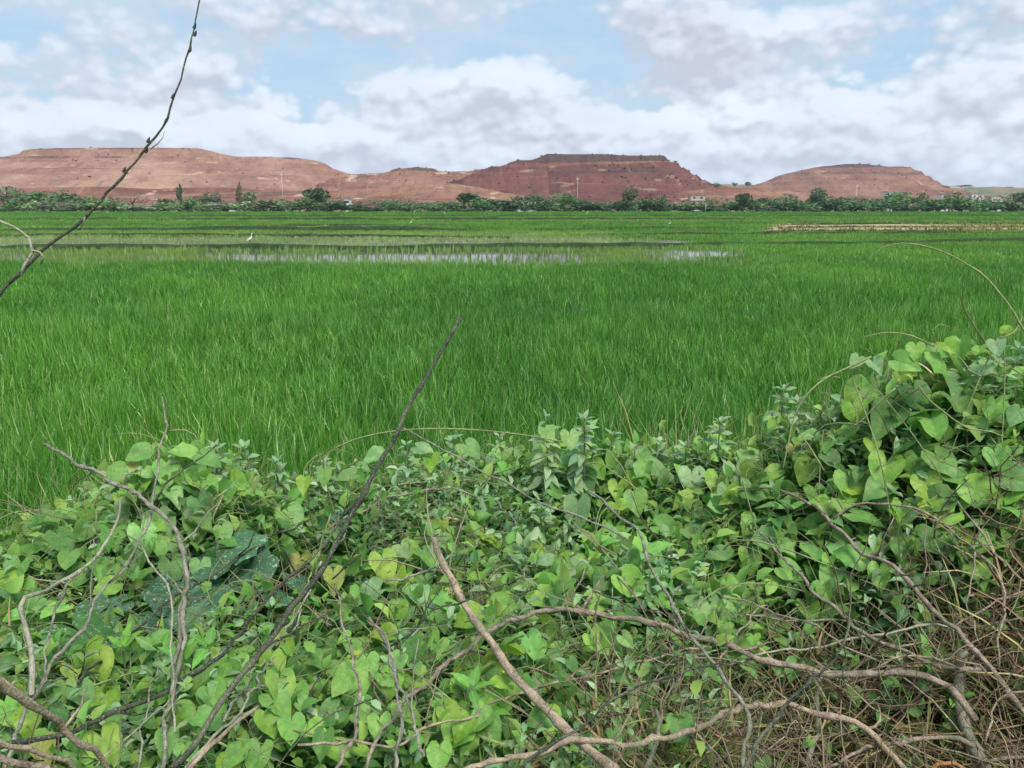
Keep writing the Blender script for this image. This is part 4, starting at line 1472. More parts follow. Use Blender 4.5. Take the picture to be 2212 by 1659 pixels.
def creeper(label, u, v, rx, ry, n, pal, heroes, size=(0.055, 0.10), d_far=2.1, stems=4):
    d = hit(u, v) or d_far
    c = at(u, v, d)
    root = empty('creeper_vine', ground_under(c.x, c.y), label, 'vine', 'heart-leaved creepers covering the bank')
    spots = []
    for h in heroes:
        hu, hv, px, kd = h[:4]
        ang = h[4] if len(h) > 4 else None
        dd = (hit(hu, hv) or d_far) - 0.035
        p = at(hu, hv, dd)
        nn, t = leaf_pose(p, 1.25, ang, 0.22)
        leaf(root, HEART[rl.randrange(14)], p, nn, t, px / W0 * 2 * TH * dd * 0.96, jitter(rl.choice(KINDS_[kd]), 0.10, rl))
        spots.append(p)
    tries = 0; made = 0
    while made < n and tries < n * 6:
        tries += 1
        a = rl.uniform(0, 6.283); q = math.sqrt(rl.random())
        x = c.x + math.cos(a) * q * rx; y = c.y + math.sin(a) * q * ry
        z = float(canopy_z(x, y))
        bare = float(bareness(x, y)) * 0.9
        if rl.random() < bare * 0.95: continue
        p = Vector((x, y, z + rl.uniform(-0.05, 0.055)))
        nn, t = leaf_pose(p)
        leaf(root, HEART[rl.randrange(14)], p, nn, t, rl.uniform(size[0] * 0.75, size[1]) * min(1.0, 0.25 + 0.36 * p.y), jitter(rl.choice(KINDS_[rl.choice(pal)]), 0.2, rl))
        spots.append(p); made += 1
    # the runners that carry the leaves
    rl.shuffle(spots)
    for k in range(stems):
        ch = sorted(spots[k::stems], key=lambda p: p.x + 0.8 * p.y * (1 if k % 2 else -1))[::3]
        ch = [p + Vector((0, 0.02, -0.03)) for p in ch]
        if len(ch) < 3: continue
        mb = MB(); ln = smooth_line([root.location + Vector((0, 0, 0.02))] + ch, 0.03)
        mb.tube(ln, [0.0028 - 0.0014 * i / len(ln) for i in range(len(ln))], 4)
        mb.V = [q - root.location for q in mb.V]
        obj('stem', mb.mesh('stem', M['vine_stem']), root)
    return root


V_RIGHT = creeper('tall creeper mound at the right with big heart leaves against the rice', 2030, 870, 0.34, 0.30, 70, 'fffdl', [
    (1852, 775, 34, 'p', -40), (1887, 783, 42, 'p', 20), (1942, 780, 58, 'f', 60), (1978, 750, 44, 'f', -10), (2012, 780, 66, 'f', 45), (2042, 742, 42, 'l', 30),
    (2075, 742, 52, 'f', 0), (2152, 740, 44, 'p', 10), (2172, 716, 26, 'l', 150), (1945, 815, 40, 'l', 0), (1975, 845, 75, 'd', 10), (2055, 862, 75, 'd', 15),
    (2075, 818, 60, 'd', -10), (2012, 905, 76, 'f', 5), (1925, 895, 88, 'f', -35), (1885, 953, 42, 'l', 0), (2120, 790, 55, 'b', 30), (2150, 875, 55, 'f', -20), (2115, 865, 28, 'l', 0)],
    (0.05, 0.095))
creeper('creeper with matt green heart leaves below the tall right mound', 1900, 1050, 0.42, 0.30, 70, 'ffffdb', [
    (1715, 968, 40, 'y', 0), (1833, 1035, 78, 'f', 12), (1788, 988, 46, 'p', 30), (1915, 1003, 78, 'f', -15), (1908, 1044, 74, 'f', -50), (1998, 1040, 66, 'l', 10),
    (2008, 1074, 66, 'l', -20), (2058, 1028, 56, 'f', 30), (2055, 1110, 58, 'f', -60), (2105, 1056, 85, 'f', 50), (2180, 1032, 80, 'b', 60), (2025, 985, 78, 'f', 20), (1760, 1060, 55, 'd', 0),
    (1950, 1095, 60, 'f', 0), (2150, 980, 60, 'f', 10), (1995, 1165, 78, 'f', 55)], (0.05, 0.09))
creeper('creeper with pale and lime heart leaves at the centre right', 1430, 1080, 0.30, 0.28, 45, 'flpfb', [
    (1260, 1030, 70, 'p', 15), (1247, 1090, 74, 'p', 0), (1390, 1015, 95, 'f', 55), (1334, 1050, 44, 'l', 0), (1372, 1072, 56, 'f', 10), (1427, 1139, 58, 'f', 60), (1277, 1157, 46, 'l', 0),
    (1552, 1034, 62, 'l', 5), (1592, 1014, 74, 'p', 10), (1495, 1026, 68, 'p', 0), (1490, 1080, 54, 'l', -60), (1618, 978, 58, 'f', 30), (1350, 1252, 72, 'f', 40), (1290, 1178, 56, 'f', 0)], (0.045, 0.085))
creeper('creeper with fresh heart leaves around the broken brown stick', 1080, 1240, 0.32, 0.28, 60, 'fflldp', [
    (954, 1128, 36, 'l', 0), (954, 1158, 42, 'p', -20), (987, 1203, 58, 'p', 10), (1019, 1160, 64, 'l', 70), (827, 1208, 70, 'l', 15), (880, 1186, 52, 'l', 60), (897, 1287, 66, 'f', 0),
    (814, 1276, 62, 'p', -55), (1007, 1322, 72, 'b', 75), (1087, 1297, 58, 'l', 10), (1134, 1310, 48, 'p', 0), (1170, 1278, 88, 'f', 60), (1150, 1160, 52, 'p', 0), (860, 1310, 52, 'l', 0), (930, 1215, 45, 'p', 0)], (0.045, 0.085))
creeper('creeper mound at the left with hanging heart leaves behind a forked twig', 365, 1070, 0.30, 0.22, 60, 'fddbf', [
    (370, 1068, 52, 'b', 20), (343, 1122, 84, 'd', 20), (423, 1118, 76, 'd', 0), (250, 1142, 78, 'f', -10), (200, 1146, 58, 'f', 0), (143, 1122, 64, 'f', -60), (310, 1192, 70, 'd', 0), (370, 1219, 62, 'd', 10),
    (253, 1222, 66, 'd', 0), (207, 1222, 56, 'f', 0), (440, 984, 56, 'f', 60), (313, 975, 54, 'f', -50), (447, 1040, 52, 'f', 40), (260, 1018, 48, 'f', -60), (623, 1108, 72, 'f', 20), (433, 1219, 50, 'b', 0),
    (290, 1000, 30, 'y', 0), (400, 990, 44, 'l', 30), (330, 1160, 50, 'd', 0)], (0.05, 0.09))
creeper('creeper with broad leaves at the far left edge below the rice', 80, 1230, 0.28, 0.30, 45, 'fdbfl', [
    (80, 1146, 68, 'b', 40), (40, 1220, 64, 'f', 0), (12, 1240, 74, 'l', 10), (10, 1160, 40, 'l', 0), (60, 1290, 62, 'd', 20), (120, 1176, 54, 'f', 40), (150, 1200, 52, 'd', 0)], (0.05, 0.09))
creeper('creeper with yellow green leaves behind the crossing sticks at the lower left', 230, 1540, 0.30, 0.22, 60, 'fldlfb', [
    (228, 1504, 80, 'l', 20), (220, 1594, 82, 'l', 30), (95, 1608, 62, 'y', 20), (170, 1495, 64, 'b', 40), (60, 1545, 60, 'l', 0), (300, 1545, 58, 'f', 60), (360, 1590, 62, 'f', 0), (495, 1645, 60, 'l', 0),
    (140, 1480, 50, 'd', 0)], (0.05, 0.085))
creeper('creeper with large fresh leaves at the bottom left of centre', 740, 1490, 0.32, 0.26, 80, 'ffdfl', [
    (765, 1456, 88, 'f', 0), (575, 1545, 62, 'l', 20), (630, 1560, 66, 'f', 0), (820, 1560, 62, 'f', 0), (775, 1542, 52, 'f', 70), (595, 1384, 34, 'y', 160), (650, 1520, 42, 'b', 70), (870, 1530, 60, 'f', 0),
    (700, 1590, 62, 'd', 0), (540, 1450, 50, 'l', 0), (560, 1620, 70, 'f', 0), (720, 1239, 58, 'y', 0), (647, 1209, 46, 'y', -10), (700, 1400, 62, 'd', 0)], (0.05, 0.09))
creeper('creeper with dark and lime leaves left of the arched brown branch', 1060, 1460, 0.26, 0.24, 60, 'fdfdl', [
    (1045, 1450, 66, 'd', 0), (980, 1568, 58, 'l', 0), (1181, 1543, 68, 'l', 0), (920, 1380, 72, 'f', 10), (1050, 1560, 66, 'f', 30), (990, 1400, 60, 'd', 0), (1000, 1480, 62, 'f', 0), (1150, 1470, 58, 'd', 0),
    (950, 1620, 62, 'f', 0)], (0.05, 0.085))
creeper('creeper with broad heart leaves under the long arched branch', 1480, 1310, 0.34, 0.24, 60, 'fdfbf', [
    (1556, 1264, 64, 'f', 0), (1661, 1258, 58, 'f', 40), (1696, 1228, 58, 'f', 60), (1496, 1313, 70, 'b', 60), (1561, 1318, 68, 'f', 10), (1291, 1368, 68, 'f', 10), (1386, 1500, 64, 'd', 0), (1336, 1463, 54, 'b', 40),
    (1466, 1560, 62, 'd', 0), (1800, 1240, 66, 'f', -20), (1455, 1262, 60, 'd', 70), (1620, 1200, 60, 'f', 0)], (0.045, 0.08))
creeper('thin creeper with few leaves among the straw at the lower right', 1760, 1530, 0.34, 0.22, 22, 'fdf', [
    (1846, 1493, 44, 'f', 0), (1646, 1645, 48, 'd', 0), (1326, 1583, 40, 'd', 0), (2051, 1558, 40, 'f', 80), (1990, 1440, 30, 'd', 0), (1920, 1470, 32, 'd', 60)], (0.035, 0.06))
creeper('creeper along the far edge of the bank at the centre before the rice', 1000, 1020, 0.45, 0.24, 24, 'fbfpd', [
    (905, 966, 46, 'p', 60), (930, 990, 44, 'l', 0), (820, 985, 52, 'b', -50), (760, 1025, 46, 'b', -60), (1010, 965, 46, 'b', 40), (1180, 930, 44, 'f', 20), (1230, 940, 46, 'b', 0), (1090, 975, 46, 'b', -30), (700, 1020, 38, 'f', 0),
    (660, 1040, 40, 'l', 0)], (0.035, 0.07))


# pumpkin plant with silvery marked leaves
c = at(460, 1250, hit(460, 1250))
root = empty('pumpkin_plant', ground_under(c.x, c.y), 'pumpkin plant with big dark leaves marked with silvery spots', 'plant')
stem_pts = []
for (u, v, px, ang) in [(505, 1172, 140, 30), (455, 1216, 110, -20), (540, 1226, 125, 30), (367, 1280, 110, -20), (443, 1272, 112, 10), (213, 1326, 100, -40), (255, 1300, 70, 0), (648, 1250, 84, 30),
                       (730, 1112, 46, 60), (175, 1366, 165, 40), (330, 1340, 95, 0), (600, 1290, 70, 10), (400, 1330, 80, 0), (250, 1390, 110, 20)]:
    d = (hit(u, v) or 2.0) - 0.035
    p = at(u, v, d)
    nn, t = leaf_pose(p, 1.0, ang, 0.34)
    col_ = rl.choice([(0.065, 0.165, 0.075), (0.075, 0.18, 0.09), (0.06, 0.155, 0.07)])
    if px > 150: col_ = (0.075, 0.22, 0.05)
    leaf(root, PUMP[rl.randrange(5)], p, nn, t, 0.88 * px / W0 * 2 * TH * d, jitter(col_, 0.22, rl))
    stem_pts.append(p + Vector((0, 0.03, -0.08)))
mb = MB(); ln = smooth_line([root.location] + sorted(stem_pts, key=lambda p: p.x), 0.04); mb.tube(ln, 0.005, 5)
mb.V = [q - root.location for q in mb.V]; obj('stem', mb.mesh('stem', M['green_stem']), root)


# weeds: stem with whorls of leaves
def weed(u, v, label, pal, meshes, lsize, nodes, per, height=0.34, grp=None, d_far=2.6, name='weed', up=0.03, sz_top=0.6):
    d = hit(u, v) or d_far
    c = at(u, v, d)
    base = ground_under(c.x + rl.uniform(-.03, .03), c.y + rl.uniform(0, .06))
    top = Vector((c.x, c.y, c.z + up))
    root = empty(name, base, label, 'weed', grp)
    ln = smooth_line([base, base.lerp(top, .5) + Vector((rl.uniform(-.03, .03), rl.uniform(-.03, .03), 0)), top], 0.05)
    mb = MB(); mb.tube(ln, [0.0042 - 0.0022 * i / len(ln) for i in range(len(ln))], 5)
    mb.V = [q - base for q in mb.V]
    obj('stem', mb.mesh('stem', M['green_stem']), root)
    ax = (top - base).normalized()
    for k in range(nodes):
        f = k / max(1, nodes - 1)
        p0 = top - ax * (f * height)
        m = per if k else max(3, per - 1)
        for q in range(m):
            a = q / m * 6.283 + k * 0.9 + rl.uniform(-.3, .3)
            el = (0.75 - 0.75 * min(1, f * 2.2)) + rl.uniform(-.25, .2)
            dr = Vector((math.cos(a) * math.cos(el), math.sin(a) * math.cos(el), math.sin(el)))
            nn = Vector((0, 0, 1)) - dr * dr.z + Vector((rl.gauss(0, .22), rl.gauss(0, .22) - 0.15, 0))
            s = lsize * (sz_top + (1 - sz_top) * min(1, f * 2.5)) * rl.uniform(.75, 1.2)
            leaf(root, rl.choice(meshes), p0 + dr * 0.004, nn, dr, s, jitter(rl.choice(pal), 0.2, rl))
    return root


GREYW = [(0.263, 0.398, 0.193), (0.221, 0.352, 0.161), (0.315, 0.449, 0.239), (0.231, 0.388, 0.170)]
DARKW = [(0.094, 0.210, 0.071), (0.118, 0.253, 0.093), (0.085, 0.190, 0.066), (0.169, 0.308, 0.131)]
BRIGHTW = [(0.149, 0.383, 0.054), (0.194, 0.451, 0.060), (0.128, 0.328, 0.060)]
OLIVEW = [(0.224, 0.328, 0.077), (0.269, 0.355, 0.087), (0.179, 0.287, 0.071)]
EDGE = 'grey green weeds along the far edge of the bank'
for (u, v, lab) in [
    (1180, 945, 'grey green weed standing highest on the bank edge left of centre right'), (1262, 945, 'bushy grey green weed right beside the highest weed on the bank edge'),
    (1320, 975, 'grey green weed where the bank edge starts to dip'), (1420, 990, 'low grey green weed in the dip of the bank edge'), (1553, 950, 'grey green weed tip beside the tufts of dry grass'),
    (1690, 880, 'grey green weed at the left foot of the tall creeper mound'), (1720, 910, 'spreading grey green weed under the creeper loop at the right'), (980, 985, 'grey green weed with curled tip on the bank edge'),
    (1080, 980, 'grey green weed right of the curled-tip weed on the bank edge'), (880, 1000, 'grey green weed behind the long dark stick'), (700, 1035, 'grey green weed on the edge right of the left mound'),
    (600, 1035, 'grey green weed in the hollow beside the left mound'), (530, 1005, 'grey green weed on the right shoulder of the left mound'), (470, 1010, 'grey green weed on top of the left mound'),
    (2150, 830, 'grey green weed right of the big creeper leaves'), (2110, 860, 'grey green weed behind the big creeper leaves'), (2195, 800, 'grey green weed at the right edge by the tendril'),
    (1480, 1000, 'grey green weed below the dry grass tuft on the bank edge'), (1370, 1005, 'grey green weed behind the large folded heart leaf')]:
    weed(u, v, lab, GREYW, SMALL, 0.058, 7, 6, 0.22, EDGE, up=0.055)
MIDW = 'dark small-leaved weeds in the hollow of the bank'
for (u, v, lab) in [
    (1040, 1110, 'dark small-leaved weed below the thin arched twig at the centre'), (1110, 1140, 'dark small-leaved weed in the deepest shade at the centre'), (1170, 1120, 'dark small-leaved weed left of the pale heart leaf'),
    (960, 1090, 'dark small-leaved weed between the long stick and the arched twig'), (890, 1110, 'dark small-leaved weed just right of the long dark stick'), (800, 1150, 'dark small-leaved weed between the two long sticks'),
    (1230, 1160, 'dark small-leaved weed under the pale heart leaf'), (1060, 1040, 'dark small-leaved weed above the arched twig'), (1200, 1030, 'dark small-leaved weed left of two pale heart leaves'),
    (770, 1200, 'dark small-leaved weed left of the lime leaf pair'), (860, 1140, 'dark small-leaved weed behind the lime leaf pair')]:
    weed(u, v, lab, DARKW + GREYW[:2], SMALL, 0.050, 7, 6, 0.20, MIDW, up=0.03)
LOWW = 'small-leaved weeds among the sticks at the lower left'
for (u, v, lab) in [
    (520, 1330, 'grey small-leaved weed below the silvery pumpkin leaves'), (470, 1360, 'grey small-leaved weed left of the dark gap under the pumpkin leaves'), (590, 1340, 'grey small-leaved weed between the long dark sticks'),
    (640, 1370, 'small-leaved weed right of the thickest dark stick'), (560, 1400, 'small-leaved weed beneath the crossing of the dark sticks'), (420, 1420, 'small-leaved weed beside the grey upright stick'),
    (300, 1400, 'small-leaved weed left of the grey upright stick'), (700, 1330, 'small-leaved weed right of the yellow stalk bundle'), (130, 1420, 'small-leaved weed beside the pale bent stick at the left'),
    (40, 1400, 'small-leaved weed at the left edge below the pale bent stick'), (480, 1500, 'small-leaved weed at the bottom left behind the long straight stick'), (860, 1400, 'small-leaved weed above the forked grey twig'),
    (80, 1350, 'spiky small-leaved weed at the left under the pale bent stick'), (640, 1450, 'small-leaved weed behind the yellow stalk bundle at its lower end')]:
    weed(u, v, lab, DARKW + BRIGHTW + GREYW[:1], SMALL, 0.058, 6, 5, 0.18, LOWW, up=0.03)
NET = 'bright green nettle-like weeds at the left'
for (u, v, lab) in [(300, 1290, 'bright nettle-like weed under the pumpkin plant'), (400, 1470, 'bright nettle-like weed right of the grey upright stick'), (270, 1440, 'bright nettle-like weed in the lower left tangle'),
                    (455, 1440, 'bright nettle-like weed with drooping leaves by the dark sticks'), (1020, 1530, 'bright weed below the pale end of the arched branch'), (350, 1445, 'bright nettle-like weed left of the grey upright stick')]:
    weed(u, v, lab, BRIGHTW, LANCE, 0.075, 4, 5, 0.14, NET, up=0.04, sz_top=0.7)
LAN = 'broad-leaved weeds with lance leaves'
for (u, v, lab, nper) in [(1290, 1215, 'broad-leaved weed with lance leaves at the centre right', 5), (1940, 1170, 'broad-leaved weed with one large drooping leaf at the right', 5), (1330, 1200, 'broad-leaved weed with jagged leaves beside the grey twig', 5),
                          (1790, 1150, 'broad-leaved weed under the pale thorny twig at the right', 5), (2050, 1120, 'broad-leaved weed beside the long pale thorny twig', 4), (1390, 1230, 'broad-leaved weed with hanging leaves left of the broad leaves', 5),
                          (2160, 1130, 'broad-leaved weed at the right edge above the thorny twigs', 5), (1700, 1130, 'broad-leaved weed in the middle of the right half', 5), (1620, 1090, 'broad-leaved weed below the lime leaf cluster', 5)]:
    weed(u, v, lab, FRESH[:3] + BLUISH, LANCE, 0.10, 3, nper, 0.10, LAN, up=0.04, sz_top=0.7)
OLV = 'fine-leaved olive weeds in the right half'
for (u, v, lab) in [(1560, 1150, 'fine-leaved olive weed below the twin pale heart leaves'), (1620, 1170, 'fine-leaved olive weed right of the grey twig'), (1520, 1200, 'fine-leaved olive weed left of the broad leaves'),
                    (1800, 960, 'yellowish fine-leaved weed in the hollow below the creeper mound'), (1850, 940, 'yellowish fine-leaved weed under the big folded leaf'), (1750, 940, 'yellowish fine-leaved weed inside the creeper loop'),
                    (560, 1090, 'yellow green feathery weed right of the left mound'), (1700, 1180, 'fine-leaved olive weed under the first pale thorny twig'), (1580, 1105, 'fine-leaved olive weed under the lime leaf cluster'),
                    (1450, 1180, 'fine-leaved olive weed behind the grey twig at the centre right')]:
    weed(u, v, lab, OLIVEW, NARROW, 0.046, 7, 6, 0.17, OLV, up=0.03)
weed(2000, 1490, 'serrated dark weed by the thick grey trunk at the lower right', DARKW[:2] + BRIGHTW[:1], LANCE, 0.10, 4, 4, 0.12, None, up=0.06)
weed(2060, 1545, 'small bright weed with two broad leaves before the thick grey trunk', BRIGHTW, LANCE, 0.07, 3, 4, 0.10, None, up=0.04)
weed(1960, 1290, 'dark weed behind the long thorny branch at the right', DARKW, LANCE, 0.08, 4, 4, 0.12, None, up=0.02)
weed(2080, 1230, 'dark weed in the shade under the right bank', DARKW, LANCE, 0.08, 4, 4, 0.12, None, up=0.02)
weed(1850, 1600, 'low weed with narrow leaf at the bottom right straw', DARKW, LANCE, 0.045, 3, 4, 0.08, None, up=0.02)
weed(1960, 1625, 'low dark weed at the bottom right edge of the straw', DARKW, LANCE, 0.045, 3, 5, 0.08, None, up=0.02)


# undergrowth that fills the tangle
def sprig(seed, cols, n=9, size=0.04, rad=0.06, wid=0.5):
    r = np.random.default_rng(seed)
    V = []; F = []; T = []
    for i in range(n):
        a = r.random() * 6.283; el = r.normal(0.15, 0.45)
        d = np.array([math.cos(a) * math.cos(el), math.sin(a) * math.cos(el), math.sin(el)])
        s = np.array([-math.sin(a), math.cos(a), r.normal(0, .3)]); s /= np.linalg.norm(s)
        up = np.cross(d, s)
        o = d * rad * r.random() + np.array([0, 0, r.normal(0, 0.03)])
        L_ = size * (0.6 + 0.8 * r.random()); w_ = L_ * wid * (0.8 + 0.4 * r.random())
        c = np.array(cols[r.integers(len(cols))]) * (0.8 + 0.4 * r.random())
        b = len(V)
        fo = 0.18 * (1 if up[2] > 0 else -1)
        for (t, q, z) in ((0, 0, 0), (.3, -.5, fo), (.3, 0, 0), (.3, .5, fo), (.68, -.42, fo * .6), (.68, 0, -.02), (.68, .42, fo * .6), (1, 0, -.18)):
            V.append(tuple(o + d * t * L_ + s * q * w_ + up * z * L_)); T.append((*c, 1))
        F += [(b, b + 1, b + 2), (b, b + 2, b + 3), (b + 1, b + 4, b + 5, b + 2), (b + 2, b + 5, b + 6, b + 3), (b + 4, b + 7, b + 5), (b + 5, b + 7, b + 6)]
    return V, F, T


def under(name, protos, sp, dz0, dz1, mat, keepf=None, s0=0.7, s1=1.3, tilt=0.5, y1=5.0):
    X, Y = grid_points(-3.6, 3.6, 0.75, y1, sp, 0.6, lambda X, Y: (np.abs(X) < 0.66 * Y + 0.75) & (keepf(X, Y) if keepf else True))
    n = len(X)
    Z = canopy_z(X, Y) + RNG.uniform(dz0, dz1, n)
    Z = np.maximum(Z, bank_z(X, Y) + 0.02)
    s = RNG.uniform(s0, s1, (n, 1)) * np.clip(Y / 1.7, 0.62, 1.0)[:, None]
    return scatter(name, protos, np.stack([X, Y, Z], 1), np.stack([RNG.normal(0, tilt, n) + 0.25, RNG.normal(0, tilt, n), RNG.uniform(0, 6.28, n)], 1), np.repeat(s, 3, 1), mat)


def strands(seed, cols, n=5, r0=0.0013, L=0.16):
    r = random.Random(seed); V = []; F = []; T = []
    for k in range(n):
        mb = MB()
        p = Vector((r.uniform(-.06, .06), r.uniform(-.06, .06), r.uniform(-.03, .03))); d = Vector((r.gauss(0, 1), r.gauss(0, 1), r.uniform(.1, 1.1))).normalized()
        c = Vector((r.gauss(0, 1), r.gauss(0, 1), r.gauss(-.6, .5))) * 0.32
        ln = [p]
        for q in range(6):
            d = (d + c + Vector((r.gauss(0, .12), r.gauss(0, .12), r.gauss(0, .12)))).normalized(); ln.append(ln[-1] + d * L / 6 * r.uniform(.7, 1.3))
        mb.tube(ln, [r0 * (1 - .09 * q) for q in range(7)], 3, False)
        b = len(V); V += mb.V; F += [tuple(b + i for i in f) for f in mb.F]; T += [(*r.choice(cols), 1)] * len(mb.V)
    return V, F, T


UG = [(0.137, 0.315, 0.059), (0.168, 0.357, 0.073), (0.105, 0.258, 0.066), (0.207, 0.400, 0.090), (0.207, 0.357, 0.144), (0.256, 0.415, 0.096)]
under('undergrowth', [sprig(100 + k, UG, 9, 0.042, 0.065, 0.58) for k in range(6)], 0.038, -0.14, -0.02, M['tint'],
      lambda X, Y: (RNG.random(X.size) > bareness(X, Y) * 0.93) & (RNG.random(X.size) < 0.35 + 1.0 * fbm(X * 5, Y * 5, 71, 2)))
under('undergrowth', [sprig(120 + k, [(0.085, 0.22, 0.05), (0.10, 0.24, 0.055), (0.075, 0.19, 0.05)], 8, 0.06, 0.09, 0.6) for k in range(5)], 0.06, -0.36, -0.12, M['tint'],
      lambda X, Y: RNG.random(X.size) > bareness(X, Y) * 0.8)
under('undergrowth', [sprig(140 + k, GREYW, 9, 0.030, 0.05, 0.45) for k in range(5)], 0.055, -0.06, 0.02, M['tint'],
      lambda X, Y: (fbm(X * 3, Y * 3, 77, 2) > 0.48) & (RNG.random(X.size) > bareness(X, Y)))
under('vine_strands', [strands(200 + k, [(0.26, 0.34, 0.12), (0.20, 0.28, 0.09), (0.33, 0.36, 0.16), (0.22, 0.20, 0.10)]) for k in range(8)], 0.075, -0.04, 0.03, M['tint'], lambda X, Y: fbm(X * 3 + 4, Y * 3, 83, 2) > 0.40, tilt=0.4, y1=3.2)
DRY = [(0.505, 0.360, 0.182), (0.393, 0.254, 0.130), (0.590, 0.440, 0.247), (0.281, 0.173, 0.099), (0.421, 0.374, 0.155)]
DRYG = [(0.182, 0.260, 0.078), (0.260, 0.312, 0.104)]
under('dry_grass', [blade_patch(16, 0.06, 0.08, 0.26, 0.0045, 1.0, DRY + DRYG, 4, 300 + k) for k in range(6)], 0.046, -0.24, -0.07, M['straw'],
      lambda X, Y: RNG.random(X.size) < np.clip(bareness(X, Y) * 1.6 - 0.2, 0, 1), tilt=0.7, y1=2.4)
under('dry_grass', [blade_patch(10, 0.05, 0.05, 0.16, 0.004, 1.0, DRY + DRYG + DRYG, 4, 320 + k) for k in range(6)], 0.07, -0.12, -0.01, M['straw'],
      lambda X, Y: RNG.random(X.size) < np.clip(bareness(X, Y) * 1.2 - 0.25, 0, 1) + 0.04, tilt=0.8, y1=2.7)


def twiglet(seed):
    r = random.Random(seed); mb = MB()
    for k in range(7):
        p = Vector((r.uniform(-.08, .08), r.uniform(-.06, .06), r.uniform(-.04, .05))); d = Vector((r.gauss(0, 1), r.gauss(0, .6), r.gauss(0, .5))).normalized()
        ln = [p]
        for q in range(4):
            d = (d + Vector((r.gauss(0, .25), r.gauss(0, .25), r.gauss(0, .25)))).normalized(); ln.append(ln[-1] + d * r.uniform(.025, .06))
        mb.tube(ln, [.0022, .002, .0017, .0013, .0008], 3, False)
        for q in ln[1:-1]:
            mb.cone(q, Vector((r.gauss(0, 1), r.gauss(0, 1), r.gauss(0, 1))).normalized() * .014, .0012, 3)
    c = r.choice([(0.20, 0.145, 0.10, 1), (0.14, 0.10, 0.075, 1), (0.34, 0.27, 0.18, 1), (0.27, 0.20, 0.13, 1)])
    return mb.V, mb.F, [c] * len(mb.V)


under('dry_twigs', [twiglet(500 + k) for k in range(8)], 0.036, -0.18, 0.03, M['straw'], lambda X, Y: RNG.random(X.size) < np.clip(bareness(X, Y) * 1.3 - 0.1, 0, 1) + 0.03, tilt=0.5, y1=2.4)


# ------------------------------------------------------------------ branches and sticks
rb = random.Random(5)


def wand(name, label, cat, mat, w0, w1, pts, ofs=0.06, d=None, twigs=0, thorns=0.0, group=None, parent=None, kink=0.007, sides=6, twig_len=(0.05, 0.16)):
    """a stick following measured points; d = (start, end) distance, else it lies on the tangle"""
    ds = []
    last = None
    for (u, v) in pts:
        if d is not None:
            ds.append(None)
        else:
            h = hit(min(max(u, 0), W0), min(v, H0)); ds.append(h)
    if d is None:
        first = next((x for x in ds if x), 2.0)
        cur = first; out = []
        for x in ds:
            cur = x if x else cur; out.append(cur)
        out = np.array(out)
        if len(out) > 3:
            out = np.convolve(np.pad(out, 1, 'edge'), [0.25, 0.5, 0.25], 'valid')
        ds = out - ofs
    else:
        L_ = [0.0]
        for a, b in zip(pts[:-1], pts[1:]): L_.append(L_[-1] + math.hypot(b[0] - a[0], b[1] - a[1]))
        ds = [d[0] + (d[1] - d[0]) * x / L_[-1] for x in L_]
    P_ = [at(u, v, float(dd)) for (u, v), dd in zip(pts, ds)]
    ln = smooth_line(P_, 0.018 if w0 > 4 else 0.025)
    dm = float(np.mean(ds))
    k_ = 2 * TH / W0 * dm * 0.5
    m = len(ln)
    ln = [p + Vector((rb.gauss(0, kink), rb.gauss(0, kink), rb.gauss(0, kink))) * (0.25 if 0 < i < m - 1 else 0) + Vector((math.sin(i * .9 + w0), 0, math.cos(i * .7 + w1))) * kink * 0.5 for i, p in enumerate(ln)]
    dl = [(p - CAMP).dot(FWD) for p in ln]
    rad = [(w0 + (w1 - w0) * i / (m - 1)) * 0.82 * k_ * dl[i] / dm * (1 + 0.10 * math.sin(i * 1.3) + rb.uniform(-.06, .06)) for i in range(m)]
    for i in range(3, m - 3, 7):
        rad[i] *= 1.28                      # nodes
    base = P_[0]
    mb = MB(); mb.tube([p - base for p in ln], rad, sides)
    if thorns:
        for i in range(2, m - 2):
            if rb.random() < thorns:
                t = (ln[i + 1] - ln[i - 1]).normalized()
                q = Vector((rb.gauss(0, 1), rb.gauss(0, 1), rb.gauss(0, 1)))
                q = (q - t * q.dot(t)).normalized()
                mb.cone(ln[i] - base + q * rad[i] * .6, q * rb.uniform(.008, .018) + t * .003, rad[i] * 0.35 + 0.0006, 4)
    o = obj(name, mb.mesh(name, M[mat]), None, base)
    if parent is not None:
        o.parent = parent; o.location = base - parent.location
    else:
        props(o, label, cat, group)
    for k in range(twigs):
        i = rb.randrange(int(m * .15), max(int(m * .15) + 1, int(m * .92)))
        t = (ln[min(i + 1, m - 1)] - ln[i - 1]).normalized()
        dr = (t * rb.uniform(.3, 1.0) + Vector((rb.gauss(0, .8), rb.gauss(0, .35), rb.gauss(0.15, .7)))).normalized()
        L_ = rb.uniform(*twig_len)
        e = [ln[i]]
        for q in range(4):
            dr = (dr + Vector((rb.gauss(0, .22), rb.gauss(0, .16), rb.gauss(0, .22)))).normalized(); e.append(e[-1] + dr * L_ / 4)
        tm = MB(); r0 = min(rad[i] * .55, 0.004)
        tl = smooth_line([p - ln[i] for p in e], 0.02)
        tm.tube(tl, [r0 * (1 - .65 * z / len(tl)) for z in range(len(tl))], 5)
        for q in range(1, len(tl) - 1):
            if rb.random() < max(thorns, 0.2):
                v_ = Vector((rb.gauss(0, 1), rb.gauss(0, 1), rb.gauss(0, 1))).normalized()
                tm.cone(tl[q], v_ * rb.uniform(.006, .014), r0 * .4, 3)
        obj('twig', tm.mesh('twig', M[mat]), o, ln[i] - base)
    return o


